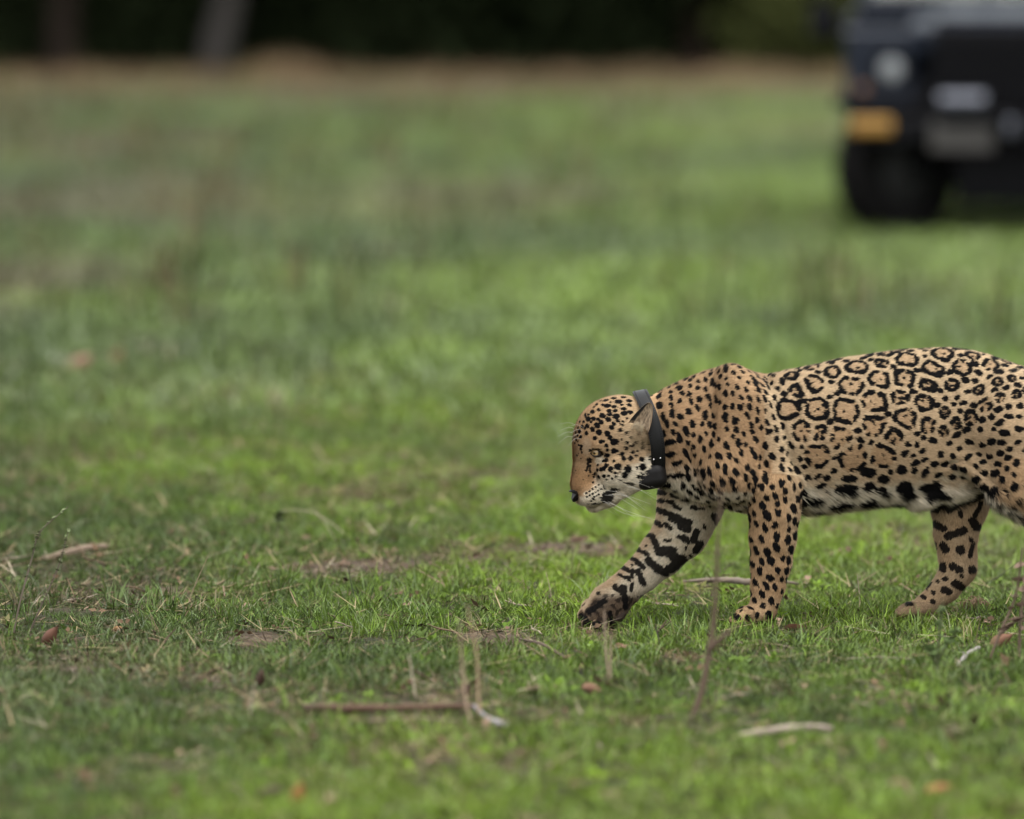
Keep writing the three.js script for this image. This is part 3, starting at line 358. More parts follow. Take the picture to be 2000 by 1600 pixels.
// where spots lie by themselves: spacing and size by region (photo pixels)
function spotRule(g, px, py) {
  if (g === 'near_fore') return [15.6, 6.9, 1.35]; if (g === 'near_hind') return [21, 9, 1.4]; if (g === 'tail') return [28, 12, 1];
  if (px > 1880 || (px > 1800 && py > 800 + (1880 - px) * 0.6)) return [15.8, 6.9, 1.3];
  if (px < 1330 && py > 860) return [18, 7, 2.0];
  if (px < 1500 + (py - 740) * 0.26) return py > 960 ? [16, 6.8, 1.4] : [13.4, 5.9, 1.4];
  return [14.4, 6.2, 1.35];
}
{ // seed the free spots over the body skin
  const P = bodyG.attributes.position, R = rng(4242), placed = new Hash(0.05), n = P.count;
  for (let t = 0; t < 90000; t++) {
    const i = Math.floor(R() * n), p = [P.getX(i), P.getY(i), P.getZ(i)], [px, py] = proj(...p), g = groupOf(...p), far = p[2] < zs(px); if ((g === 'far_fore' || g === 'far_hind') && BAR[g]) continue;
    const [sp, r, el] = spotRule(g, px, py), j = 0.75 + 0.5 * R(), need = sp * j * PX; let ok = true;
    placed.near(...p, (o) => { if (Math.hypot(o.p[0] - p[0], o.p[1] - p[1], o.p[2] - p[2]) < Math.max(need, o.need) * 0.98) ok = false; });
    if (!ok) continue; roses.near(...p, (o) => { if (Math.hypot(o.p[0] - p[0], o.p[1] - p[1], o.p[2] - p[2]) < o.r * 1.22 + r * PX * 0.7) ok = false; });
    if (!ok) continue; spots.near(...p, (o) => { if (Math.hypot(o.p[0] - p[0], o.p[1] - p[1], o.p[2] - p[2]) < o.r * (1 + o.el) * 0.55 + r * PX * 1.4) ok = false; });
    if (!ok || (g === 'torso' && py > 930 && px > 1560 && px < 1900 && !far)) continue;
    placed.add(p, { p, need }); const vert = g === 'near_fore' || (g === 'torso' && px < 1560) ? 1.2 + 0.5 * (R() - 0.5) : g === 'torso' ? -0.5 + R() * 0.8 : 0.9;
    const neck = px < 1330 && py > 860; addSpot(p, r * (0.8 + 0.45 * R()) * PX / Math.sqrt(el), el * (0.85 + 0.5 * R()), neck ? 0.25 : -vert);
    if (R() < 0.3) addSpot([p[0] + (R() - 0.5) * 0.016, p[1] + (R() - 0.5) * 0.016, p[2]], r * 0.6 * PX, 1.2, R() * 3);
  }
}
const segD = (x, y, [a, b, c, d, w]) => { const ux = x - a, uy = y - b, vx = c - a, vy = d - b, t = clamp((ux * vx + uy * vy) / (vx * vx + vy * vy || 1e-9)); return Math.hypot(ux - vx * t, uy - vy * t) - w; };
function coat(x, y, z, n, g) {
  const [px, py] = proj(x, y, z), w1 = fbm(x * 60, y * 60, z * 60, 2), w2 = fbm(x * 150, y * 150, z * 150, 2), near = z > zs(px) ? 1 : 0, hd = g === 'head' ? 0.12 : 1, l1 = fbm(x * 26, y * 26, z * 26, 2), wx = x + hd * (0.0026 * w1 + 0.007 * l1), wy = y + hd * 0.0026 * fbm(x * 60 + 9, y * 60, z * 60, 2) + hd * 0.007 * fbm(x * 26 + 5, y * 26, z * 26, 2), wz = z;
  let c = CO.tan, black = 0, tone = fbm(x * 14, y * 14, z * 14, 3);
  if (g === 'torso') {
    const bx = clamp((px - 1500) / 350), white = sstep(955 - 40 * bx * 0 + 8 * w1, 985, py + (n[1] < -0.2 ? 30 * -n[1] : 0) - 25 * w2) , chest = sstep(1400, 1330, px + 30 * w1) * sstep(895, 950, py + 20 * w1);
    const belly = px > 1552 ? sstep(925, 965, py + 22 * w1) * (px > 1830 ? sstep(-4, 8, py - (905 + (px - 1860) * 0.68)) : 1) : 0; c = mix3(CO.tan, CO.rich, clamp(0.3 + tone + 0.5 * sstep(1640, 1480, px))); c = mix3(c, CO.pale, lerp(0.15 * sstep(800, 730, py), 0.6 * sstep(880, 720, py) + 0.12, sstep(1470, 1580, px + 40 * w1)));
    c = mix3(c, CO.pale, 0.8 * Math.exp(-(((px - 1500 - (py - 740) * 0.26) / 22) ** 2)) * sstep(740, 780, py)); c = mix3(c, CO.white, clamp(Math.max(white * (px > 1552 ? (px > 1830 ? belly : 1) : 0.35), chest, belly))); if (n[1] < -0.55) c = mix3(c, CO.white, 0.7);
  } else if (g === 'near_fore') c = mix3(mix3(CO.rich, CO.tan, clamp(0.5 + tone * 1.5)), CO.pale, 0.5 * sstep(1528, 1550, px) + 0.2 * sstep(1150, 1180, py)); else if (g === 'far_fore') c = mix3(mix3(CO.white, CO.pale, clamp(0.3 + tone * 1.2)), CO.tan, 0.7 * sstep(0.25, 0.85, -0.74 * n[0] + 0.67 * n[1] + 0.25 * w1)); else if (g === 'far_hind') c = mix3(mix3(CO.tan, CO.pale, clamp(0.35 + tone)), [0.30, 0.22, 0.145], 0.3); else if (g === 'head') {
    const [a, b, d] = toHead(x, y, z), s = sstep(925, 985, py - (px - 1150) * 0.28 + 10 * w1); c = mix3(mix3(CO.tan, CO.rich, clamp(0.25 + tone)), CO.pale, 0.35 * sstep(1150, 1200, px)); c = mix3(c, CO.white, 0.85 * sstep(905, 945, py + (px - 1160) * 0.12 + 14 * w1) * sstep(1150, 1175, px));
    const bridge = (1 - sstep(0.018, 0.034, Math.abs(d - H0))) * sstep(895, 930, py + 22 * w2) * sstep(1178, 1155, px + 12 * w2); c = mix3(c, CO.nose, bridge * (0.8 + 0.5 * w2)); c = mix3(c, CO.pale, 0.45 * bridge * sstep(1128, 1114, px + 6 * w1)); if (bridge > 0.4 && py < 925 && noise(x * 260, y * 200, z * 260) > 0.36) black = 0.7; c = mix3(c, CO.nose, sstep(1168, 1150, px) * sstep(905, 930, py) * sstep(958, 940, py - (px - 1150) * -0.5) * 0.8);
    c = mix3(c, CO.white, sstep(956, 970, py + (px - 1145) * 0.62 + 13 * w2) * sstep(1112, 1132, px)); c = mix3(c, CO.white, sstep(974, 982, py)); const e = Math.hypot(px - 1169, (py - 899) * 1.1); c = mix3(c, CO.white, 0.7 * (1 - sstep(7, 12, e)) + 0.22 * (1 - sstep(4, 12, Math.hypot(px - 1144, (py - 872) * 0.5)))); c = mix3(c, CO.pale, 0.6 * (1 - sstep(20, 45, Math.hypot(px - 1240, py - 845)))); c = mix3(c, CO.brown, 0.8 * (1 - sstep(12, 30, Math.hypot(px - 1246, (py - 846) * 1.4))) * clamp(0.35 + 2.2 * fbm(x * 120, y * 60, z * 120, 2)));
  } else if (g === 'near_hind') c = mix3(CO.rich, CO.tan, clamp(0.5 + tone));
  // rosettes: dark rings that follow the borders of cells, with a pale net between them and small dots inside
  let f1 = 9, f2 = 9, b1 = null; if (g === 'torso' && px > 1490) roses.near(wx, wy, wz, (o) => { const d = Math.hypot(o.p[0] - wx, o.p[1] - wy, o.p[2] - wz) - o.r; if (d < f1) { f2 = f1; f1 = d; b1 = o; } else if (d < f2) f2 = d; });
  if (b1) {
    const an = Math.atan2(wy - b1.p[1], wx - b1.p[0]), seg = noise(Math.cos(an) * (1.6 + b1.brk) + b1.p[0] * 90, Math.sin(an) * (1.6 + b1.brk) + b1.p[1] * 90, 3.3), e = Math.min((f2 - f1) / 2, -f1 + 0.30 * b1.r), gap = 0.0046, th = (0.0130 - 0.0006 * b1.brk) * (0.95 + 0.55 * seg);
    if (e > gap && e < gap + th + 0.0016 * w2 && seg > -0.55 + 0.42 * b1.brk + 0.08 * w2) black = 1; if (e > gap + th * 0.6) { c = mix3(c, CO.rich, 0.42); } else if (e < gap + 0.002) c = mix3(c, CO.pale, 0.45);
  }
  spots.near(wx, wy, wz, (o) => { const dx = wx - o.p[0], dy = wy - o.p[1], dz = wz - o.p[2], u = dx * o.c + dy * o.s, v = -dx * o.s + dy * o.c, q = Math.sqrt((u / o.el) ** 2 + v * v + dz * dz * (o.el > 1.5 ? 0.22 : 0.7)) / o.r; if (q < 1 + 0.18 * w2 + (hd < 1 ? 0.08 : 0.2) * noise(x * 90 + o.id, y * 90, z * 90)) black = Math.max(black, 1); });
  if (BAR[g] && (g === 'head' ? near : n[2] > -0.35)) for (const s of BAR[g]) if (segD(px + 4.5 * w1, py + 4 * w2, s) < 0.6 * w2 + (g === 'head' ? 0 : 0.6)) black = Math.max(black, 0.97);
  if (g === 'torso' && px > 1806 && py > 942 && z < zs(px) + 0.045) for (const s of BAR.far_hind) if (segD(px + 4.5 * w1, py + 4 * w2, s) < 0.6) black = 0.97;
  if ((g === 'far_fore' || g === 'far_hind') && n[2] <= -0.35 && noise(x * 75, y * 75, z * 75) > 0.22) black = 1;
  if (g === 'far_fore' && py > 1150) { const sole = clamp(sstep(-0.35, 0.1, n[2] * 0.9 - n[1] * 0.5 + n[0] * 0.5 + 0.2 * w1) * sstep(1150, 1172, py)); c = mix3(c, CO.brown, sole * 0.9); if (sole > 0.4 && noise(x * 70, y * 70, z * 70) > 0.1) c = mix3(c, CO.black, 0.75); }
  if (g === 'far_hind' && py > 1175) c = mix3(c, CO.mud, 0.4 + 0.5 * clamp(tone * 2)); if (g === 'near_fore' && py > 1185) c = mix3(c, CO.mud, 0.35 * clamp(0.5 + tone * 2));
  const str = 1 + 0.34 * fbm(x * 45, y * 170, z * 170, 2) + 0.12 * w2; c = c.map((v) => v * str);
  return mix3(c, CO.black, black);
}
function paint(geo, group) { const P = geo.attributes.position, Nn = geo.attributes.normal, col = new Float32Array(P.count * 3), gs = []; for (let i = 0; i < P.count; i++) { const p = [P.getX(i), P.getY(i), P.getZ(i)], n = [Nn.getX(i), Nn.getY(i), Nn.getZ(i)], g = group ?? groupOf(...p); gs.push(g); col.set(coat(...p, n, g), 3 * i); } geo.setAttribute('color', new THREE.BufferAttribute(col, 3)); geo.userData.groups = gs; }
paint(bodyG); paint(headG, 'head');
const jaguar = thing('jaguar', 'spotted jaguar with a black collar walking to the left across short grass', 'jaguar', [OX, 0, -20]);
const skinM = phys(1, 1, 1, 0.9, { vertexColors: true, specularIntensity: 0.1 });
part('body', mergeGeometries([bodyG, headG]), skinM, jaguar);
// ---- fur: short flat hairs that lie back along the body
{
  const R = rng(90210), hairG = (() => { const g = new THREE.BufferGeometry(); g.setAttribute('position', new THREE.Float32BufferAttribute([-0.5, 0, 0, 0.5, 0, 0, -0.36, 0.09, 0.55, 0.36, 0.09, 0.55, 0, 0.14, 1], 3)); g.setAttribute('normal', new THREE.Float32BufferAttribute([0, 1, 0, 0, 1, 0, 0, 1, 0, 0, 1, 0, 0, 1, 0], 3)); g.setIndex([0, 2, 1, 1, 2, 3, 2, 4, 3]); return g; })();
  const furs = [[bodyG, null, 430000], [headG, 'head', 110000]], all = [];
  for (const [geo, grp, want] of furs) {
    const P = geo.attributes.position, Nn = geo.attributes.normal, I = geo.index.array, cum = [], X = L(2010, 0, 0)[0]; let s = 0; const a = new THREE.Vector3(), b = new THREE.Vector3(), c = new THREE.Vector3();
    for (let t = 0; t < I.length; t += 3) { a.fromBufferAttribute(P, I[t]); b.fromBufferAttribute(P, I[t + 1]); c.fromBufferAttribute(P, I[t + 2]); const nz = Nn.getZ(I[t]), ny = Nn.getY(I[t]), vis = a.x > X ? 0 : nz * 0.995 + ny * 0.09 > -0.22 ? 1 : 0.02; s += b.sub(a).cross(c.sub(a)).length() * vis; cum.push(s); }
    for (let k = 0; k < want; k++) {
      const r = R() * s; let lo = 0, hi = cum.length - 1; while (lo < hi) { const m = (lo + hi) >> 1; cum[m] < r ? (lo = m + 1) : (hi = m); } const t = lo * 3; let u = R(), v = R(); if (u + v > 1) { u = 1 - u; v = 1 - v; } const w = 1 - u - v, ii = [I[t], I[t + 1], I[t + 2]], get = (A, q) => A.array[ii[0] * 3 + q] * w + A.array[ii[1] * 3 + q] * u + A.array[ii[2] * 3 + q] * v;
      const p = [0, 1, 2].map((q) => get(P, q)), n = [0, 1, 2].map((q) => get(Nn, q)), g = grp ?? geo.userData.groups[ii[0]], [px, py] = proj(...p); if (g === 'torso' && px < 1284 && py > 760) continue; if (g === 'head' && Math.hypot(px - 1163, (py - 884) * 1.25) < 10.5) continue;   // the open eye

      let len = g === 'head' ? (px > 1200 && py > 830 ? 0.009 : px < 1170 && py > 900 ? 0.0035 : 0.005) : g === 'torso' ? lerp(0.008, 0.013, sstep(900, 960, py)) : 0.0065; if (g === 'torso' && py > 955 && px > 1555) len = 0.027; if (g === 'head' && py > 972) len = 0.008; if (g === 'head' && Math.hypot(px - 1244, py - 850) < 28) len = 0.013; if (py > 1150 && g !== 'head') len = 0.005;
      all.push([p, n, furDir(g, ...p, px, py, n), len * (0.7 + 1.0 * R()), coat(...p, n, g)]);
    }
  }
  const im = new THREE.InstancedMesh(hairG, phys(1, 1, 1, 0.75, { side: THREE.DoubleSide, specularIntensity: 0.12 }), all.length), X = new THREE.Vector3(), Y = new THREE.Vector3(), Z = new THREE.Vector3(); im.name = 'fur'; im.userData.kind = 'stuff';
  all.forEach(([p, n, d, len, c], i) => {
    Z.set(d[0] + (R() - 0.5) * 0.5, d[1] + (R() - 0.5) * 0.5, d[2] + (R() - 0.5) * 0.3).addScaledVector(Y.set(...n), 0.14 + 0.26 * R()).normalize(); Y.addScaledVector(Z, -Y.dot(Z)).normalize(); X.crossVectors(Y, Z);
    const w = 0.0012 + 0.0011 * R(); M4.makeBasis(X.multiplyScalar(w), Y.multiplyScalar(len), Z.multiplyScalar(len)).setPosition(p[0] - n[0] * 0.0004, p[1] - n[1] * 0.0004, p[2] - n[2] * 0.0004); im.setMatrixAt(i, M4); const j = 0.68 + 0.64 * R(); im.setColorAt(i, C.setRGB(c[0] * j, c[1] * j, c[2] * j));
  });
  jaguar.add(im);
}

// ---- eyes, nose, ears, whiskers, pads, collar
const inHead = (p) => fromHead(...p);
{
  const eyeM = phys(1, 1, 1, 0.15, { vertexColors: true, clearcoat: 0.6, clearcoatRoughness: 0.03 });
  for (const [e, s] of [[EYE, 1], [EYE2, -1]]) {
    const g = new THREE.SphereGeometry(0.0165, 40, 28), P = g.attributes.position, col = [], ax = new THREE.Vector3(-0.62, -0.12, 0.78 * s).normalize(), v = new THREE.Vector3();
    for (let i = 0; i < P.count; i++) { const a = v.fromBufferAttribute(P, i).normalize().angleTo(ax); col.push(...(a < 0.2 ? [0.004, 0.004, 0.004] : a < 0.62 ? (a < 0.34 ? [0.36, 0.23, 0.095] : [0.52, 0.35, 0.17]) : a < 0.7 ? [0.05, 0.03, 0.02]   : [0.03, 0.02, 0.015])); }
    g.setAttribute('color', new THREE.Float32BufferAttribute(col, 3)); const p = inHead([e[0] - 0.0015, e[1] + 0.001, e[2] - 0.0068 * s]), m = part('eye', g, eyeM, jaguar, p); m.rotation.y = HYAW;
    const lid = std(0.012, 0.01, 0.009, 0.5); const lidG = (rx, y0, a0, a1) => { const pts = []; for (let i = 0; i <= 8; i++) { const t = lerp(a0, a1, i / 8); pts.push([Math.cos(t) * rx, Math.sin(t) * rx * 0.62 + y0, Math.sqrt(Math.max(0, 0.0171 ** 2 - (Math.cos(t) * rx) ** 2)) * s]); } return rod(pts, [0.0008, 0.0018, 0.0018, 0.0008], 6); };
    const lp = inHead([e[0] - 0.0015, e[1] + 0.001, e[2] - 0.0068 * s]); part('eyelid', lidG(0.0138, 0.0008, 0.1, 3.04), lid, jaguar, lp, [0, HYAW - 0.5 * s, 0]); part('eyelid', lidG(0.0128, -0.0012, 3.2, 6.2), lid, jaguar, lp, [0, HYAW - 0.5 * s, 0]);
  }
}
{ // nose leather: a rounded wedge, wider above
  const s = new THREE.Shape(); s.moveTo(-0.017, 0.012); s.quadraticCurveTo(0, 0.017, 0.017, 0.012); s.quadraticCurveTo(0.019, 0.004, 0.011, -0.002); s.quadraticCurveTo(0.004, -0.006, 0.0018, -0.013); s.lineTo(-0.0018, -0.013); s.quadraticCurveTo(-0.004, -0.006, -0.011, -0.002); s.quadraticCurveTo(-0.019, 0.004, -0.017, 0.012);
  const g = new THREE.ExtrudeGeometry(s, { depth: 0.010, bevelEnabled: true, bevelThickness: 0.004, bevelSize: 0.003, bevelSegments: 4, curveSegments: 10 }), P = g.attributes.position;
  for (let i = 0; i < P.count; i++) { const x = P.getX(i), z = P.getZ(i); P.setZ(i, z - x * x * 40); } g.computeVertexNormals();
  const m = part('nose', g, phys(0.008, 0.006, 0.006, 0.6, { specularIntensity: 0.4 }), jaguar, inHead(Lh(1124, 964, 0))); m.rotation.order = 'YXZ'; m.rotation.set(0.35, -Math.PI / 2 + HYAW, 0);
}
{ // ears: cupped, furred inside, black behind
  const earM = std(1, 1, 1, 0.85, { vertexColors: true, side: THREE.DoubleSide });
  const ear = (s) => {
    const pos = [], col = [], idx = [], NU = 22, NV = 22, R = rng(5);
    for (const back of [0, 1]) for (let i = 0; i <= NU; i++) for (let j = 0; j <= NV; j++) {
      const t = i / NU, a = (j / NV - 0.5) * 2, wid = 0.041 * Math.pow(1 - t, 0.47) * (0.75 + 0.5 * t) + 0.003 * (1 - t), th = a * lerp(1.45, 0.7, t), h = 0.082 * t, cup = wid * 0.95;
      pos.push(Math.sin(th) * wid, h - 0.010 * a * a * t * (1 - t) * 3, -Math.cos(th) * cup + cup * 0.4 - (back ? 0.0035 * (1 - t * 0.6) : 0) - 0.014 * t * t);
      const edge = Math.abs(a) > 0.86, n = fbm(i * 0.3, j * 1.3, 2, 2); const c = back ? (t < 0.25 ? CO.tan : CO.black) : a < -0.5 && t > 0.12 ? (a < -0.95 ? CO.pale : CO.black) : edge ? mix3(CO.tan, CO.brown, 0.25 + n) : mix3([0.34, 0.25, 0.16], [0.09, 0.06, 0.038], clamp(0.42 + n * 2.4)); col.push(...c);
    }
    const W = NV + 1, H = (NU + 1) * W; for (let b = 0; b < 2; b++) for (let i = 0; i < NU; i++) for (let j = 0; j < NV; j++) { const q = b * H + i * W + j; idx.push(q, q + 1, q + W, q + 1, q + W + 1, q + W); }
    for (let i = 0; i < NU; i++) for (const j of [0, NV]) { const q = i * W + j; idx.push(q, q + W, q + H, q + W, q + W + H, q + H); }
    const g = new THREE.BufferGeometry(); g.setAttribute('position', new THREE.Float32BufferAttribute(pos, 3)); g.setAttribute('color', new THREE.Float32BufferAttribute(col, 3)); g.setIndex(idx); g.computeVertexNormals(); return g;
  };
  for (const s of [1, -1]) {
    const hit = toHead(...hitNear(headF, 1243, 834)), base = inHead([hit[0], hit[1], H0 + s * (hit[2] - H0 + 0.020)]), e = part('ear', ear(s), earM, jaguar, base); e.rotation.order = 'YZX'; e.scale.setScalar(0.88); e.rotation.set(0.22, HYAW - 0.55 * s + (s < 0 ? Math.PI : 0), s > 0 ? -0.45 : 0.45);
    const R = rng(8 + s), hs = []; for (let k = 0; k < 70; k++) { const a = (R() - 0.5) * 1.6, y0 = R() * 0.018 - 0.014, l = 0.014 + 0.016 * R(); hs.push(rod([[Math.sin(a) * 0.028, y0, 0.004 + 0.008 * R()], [Math.sin(a) * 0.024, y0 + l * 0.5, 0.016 + 0.005 * R()], [Math.sin(a) * 0.018 + (R() - 0.5) * 0.012, y0 + l, 0.012]], [0.0007, 0.0005, 0.0001], 3)); }
    const t = part('ear_tuft', mergeGeometries(hs), std(0.42, 0.34, 0.23, 0.9), e); t.userData.kind = 'stuff';
  }
}
{ // whiskers
  const wm = std(0.5, 0.47, 0.41, 0.6), R = rng(31);
  for (const s of [1, -1]) for (let k = 0; k < 12; k++) {
    const row = k % 4, i = Math.floor(k / 4), p = Lh(1160 + i * 7 - row * 2, 943 + row * 9 + (R() - 0.5) * 4, s * (0.047 - 0.002 * row)), l = 0.075 + 0.06 * R(), up = 0.012 - 0.012 * row + (R() - 0.5) * 0.03, pts = [p, [p[0] + l * 0.45, p[1] + up, p[2] + s * (0.025 + 0.01 * R())], [p[0] + l, p[1] + up - 0.012 - 0.03 * R(), p[2] + s * (0.04 + 0.02 * R())]].map(inHead);
    part('whisker', rod(pts, [0.0004, 0.00032, 0.00012], 5), wm, jaguar);
  }
  for (const s of [1, -1]) for (let k = 0; k < 4; k++) { const p = Lh(1138 + k * 3, 860 - k * 4, s * 0.03), l = 0.05 + 0.02 * R(); part('whisker', rod([p, [p[0] - l * 0.5, p[1] + 0.012 + 0.006 * k, p[2] + s * 0.008], [p[0] - l, p[1] - 0.008 + 0.012 * k, p[2] + s * 0.02]].map(inHead), [0.00032, 0.00026, 0.0001], 5), wm, jaguar); }
}
{ // sole pads of the lifted fore paw
  const pm = std(0.045, 0.028, 0.02, 0.75), pad = (px, py, z, rx, ry, rz, a) => { const g = new THREE.SphereGeometry(1, 20, 14); g.scale(rx * PX, ry * PX, rz); const m = part('paw_pad', g, pm, jaguar, L(px, py, z)); m.rotation.z = a; };
  pad(1199, 1200, zF + 0.086, 24, 18, 0.018, 0.6); pad(1163, 1204, zF + 0.092, 12, 8, 0.010, 0.5); pad(1156, 1214, zF + 0.086, 11, 8, 0.010, 0.5); pad(1176, 1220, zF + 0.102, 12, 7, 0.010, 0.3);
}
{ // collar: a leather band round the neck with stitched edges and a transmitter box under the throat
  const collar = new THREE.Group(); collar.name = 'collar'; tag(collar, 'wide black leather tracking collar'); jaguar.add(collar);
  const top = L(1250, 768, zs(1253)), bot = L(1280, 940, zs(1282)), mid = top.map((v, i) => (v + bot[i]) / 2), up = new THREE.Vector3(top[0] - bot[0], top[1] - bot[1], 0), ry = up.length() / 2; up.normalize(); const side = new THREE.Vector3(0, 0, 1), ax = new THREE.Vector3().crossVectors(up, side).normalize();
  const ring = (rz, ryy, w, t, bow) => { const prof = [[-w / 2, 0], [-w / 2, t], [-w * 0.3, t * 1.25], [w * 0.3, t * 1.25], [w / 2, t], [w / 2, 0]], pos = [], idx = [], n = 72, m = prof.length; for (let i = 0; i < n; i++) { const a = i / n * 6.2832, c = Math.cos(a), s = Math.sin(a); for (const [u, v] of prof) { const q = new THREE.Vector3(...mid).addScaledVector(up, c * (ryy + v)).addScaledVector(side, s * (rz + v)).addScaledVector(ax, u - bow * s * s); pos.push(q.x, q.y, q.z); } } for (let i = 0; i < n; i++) for (let j = 0; j < m; j++) { const a = i * m + j, b = i * m + (j + 1) % m, c = ((i + 1) % n) * m + j, d = ((i + 1) % n) * m + (j + 1) % m; idx.push(a, c, b, b, c, d); } let g = new THREE.BufferGeometry(); g.setAttribute('position', new THREE.Float32BufferAttribute(pos, 3)); g.setIndex(idx); return toCreasedNormals(g, 0.6); };
  const leather = phys(0.006, 0.0058, 0.0058, 0.5, { specularIntensity: 0.4 });
  part('band', ring(0.098, ry + 0.003, 0.038, 0.004, -0.022), leather, collar);
  const st = std(0.16, 0.12, 0.09, 0.8), stitch = new THREE.BoxGeometry(0.0026, 0.0011, 0.0011), R = rng(3), gs = [];
  for (const e of [-0.0145, 0.0145]) for (let i = 0; i < 120; i++) { const a = i / 120 * 6.2832, c = Math.cos(a), s = Math.sin(a), q = new THREE.Vector3(...mid).addScaledVector(up, c * (ry + 0.008)).addScaledVector(side, s * 0.103).addScaledVector(ax, e + 0.022 * s * s), g = stitch.clone(); g.applyMatrix4(new THREE.Matrix4().makeBasis(new THREE.Vector3().addScaledVector(up, -s).addScaledVector(side, c).normalize(), new THREE.Vector3().addScaledVector(up, c).addScaledVector(side, s).normalize(), ax).setPosition(q)); gs.push(g); }
  part('stitching', mergeGeometries(gs), st, collar).userData.kind = 'stuff';
  const bg = new RoundedBoxGeometry(0.084, 0.070, 0.09, 6, 0.026), bx = part('transmitter_box', bg, phys(0.007, 0.0062, 0.0058, 0.5, { specularIntensity: 0.35 }), collar, L(1271, 929, zs(1272) + 0.05)); bx.rotation.z = 0.16;
  for (const [x, y] of [[1277, 898], [1290, 895]]) { const p = L(x, y, zs(1280) + 0.098 - (925 - y) * 0), s = part('rivet', new THREE.SphereGeometry(0.0022, 12, 8), std(0.75, 0.75, 0.75, 0.25, { metalness: 1 }), collar, p); }
}

// ---------------------------------------------------------------- the parked off-road vehicle, facing us
{
  const D = 43.6, o = at(1932, 450, D), car = thing('off_road_vehicle', 'dark boxy off-road vehicle parked far behind the jaguar, facing us, out of focus', 'off-road vehicle', [o[0], gh(o[0], -D), -D], -0.055);
  const paintM = phys(0.005, 0.008, 0.016, 0.5, { specularIntensity: 0.35, clearcoat: 0.08, clearcoatRoughness: 0.2 }), blackM = phys(0.006, 0.006, 0.007, 0.7, { specularIntensity: 0.12 }), rubber = phys(0.008, 0.0075, 0.0075, 0.95, { specularIntensity: 0.1 }), steel = std(0.10, 0.105, 0.125, 0.5, { metalness: 0.8 }), dusty = std(0.04, 0.037, 0.034, 0.85), glassM = phys(0.9, 0.93, 0.92, 0.03, { transmission: 1, thickness: 0, ior: 1.45 }), lampG = phys(0.22, 0.23, 0.24, 0.25, { clearcoat: 0.4 }), amber = phys(0.25, 0.128, 0.016, 0.5);
  const bx = (w, h, d, x, y, z, r = 0.02, rot) => { const g = new RoundedBoxGeometry(w, h, d, 3, Math.min(r, w / 2.1, h / 2.1, d / 2.1)); if (rot) g.applyMatrix4(new THREE.Matrix4().makeRotationFromEuler(new THREE.Euler(...rot))); g.translate(x, y, z); return g; };
  const P = (name, gs, m, parent = car) => part(name, Array.isArray(gs) ? mergeGeometries(gs.map((g) => (g.index ? g.toNonIndexed() : g))) : gs, m, parent);
  // wheels (z = 0 is the front of the bumper; the car runs back to z = -4)
  const tyre = () => { const p = [[0.21, -0.10], [0.30, -0.125], [0.36, -0.125], [0.385, -0.105], [0.39, -0.05], [0.39, 0.05], [0.385, 0.105], [0.36, 0.125], [0.30, 0.125], [0.21, 0.10]].map((q) => new THREE.Vector2(...q)), g = [new THREE.LatheGeometry(p, 40).toNonIndexed()]; for (let i = 0; i < 28; i++) for (const s of [-1, 1]) { const b = new THREE.BoxGeometry(0.022, 0.095, 0.05); b.translate(0.392, s * 0.058, 0); b.rotateY((i + (s > 0 ? 0.5 : 0)) / 28 * 6.2832); g.push(b.toNonIndexed()); } return mergeGeometries(g); };
  const tg = tyre(), rg = new THREE.LatheGeometry([[0.0, 0.03], [0.07, 0.04], [0.08, 0.0], [0.16, 0.0], [0.2, 0.05], [0.215, 0.1], [0.215, -0.1], [0.0, -0.1]].map((q) => new THREE.Vector2(...q)), 32);
  for (const [x, z, st] of [[-0.54, -0.52, -0.8], [0.64, -0.52, -0.8], [-0.60, -2.95, 0], [0.60, -2.95, 0]]) {
    const w = new THREE.Group(); w.name = 'wheel'; w.position.set(x, 0.385, z); w.rotation.order = 'YZX'; w.rotation.set(0, st, x < 0 ? Math.PI / 2 : -Math.PI / 2); car.add(w);
    part('tyre', tg, rubber, w); part('rim', rg, std(0.012, 0.012, 0.012, 0.8), w);
  }
  P('chassis', [bx(0.08, 0.14, 3.7, -0.4, 0.62, -2), bx(0.08, 0.14, 3.7, 0.4, 0.62, -2), bx(1.2, 0.1, 0.1, 0, 0.4, -0.52, 0.04), bx(0.26, 0.26, 0.22, 0.1, 0.42, -0.52, 0.1), bx(1.1, 0.09, 0.09, 0, 0.4, -2.95, 0.04), bx(0.9, 0.22, 0.5, 0, 0.5, -1.2), bx(1.1, 0.36, 0.06, 0.35, 0.37, -0.3, 0.03), bx(1.0, 0.3, 0.05, 0, 0.74, -0.26, 0.02), bx(1.2, 0.36, 1.4, 0.1, 0.40, -2.1, 0.05)], blackM);
  P('bumper', [bx(1.62, 0.15, 0.12, 0, 0.62, -0.08, 0.03), bx(0.3, 0.16, 0.2, -0.62, 0.6, -0.1, 0.04), bx(0.3, 0.16, 0.2, 0.62, 0.6, -0.1, 0.04)], blackM);
  for (const s of [-1, 1]) { P('fog_lamp', bx(0.25, 0.095, 0.05, s * 0.685, 0.645, 0.03, 0.03), amber); }
  const winch = P('winch', [bx(0.46, 0.07, 0.14, -0.06, 0.69, 0.06, 0.02)], blackM); { const g = new THREE.CylinderGeometry(0.05, 0.05, 0.26, 20); g.rotateZ(Math.PI / 2); g.translate(-0.16, 0.79, 0.06); P('winch_drum', g, steel, winch); }
  P('number_plate', bx(0.36, 0.17, 0.012, -0.16, 0.59, 0.10, 0.004), dusty); P('tow_shackle', [bx(0.06, 0.1, 0.06, 0.12, 0.64, 0.12, 0.02)], steel);
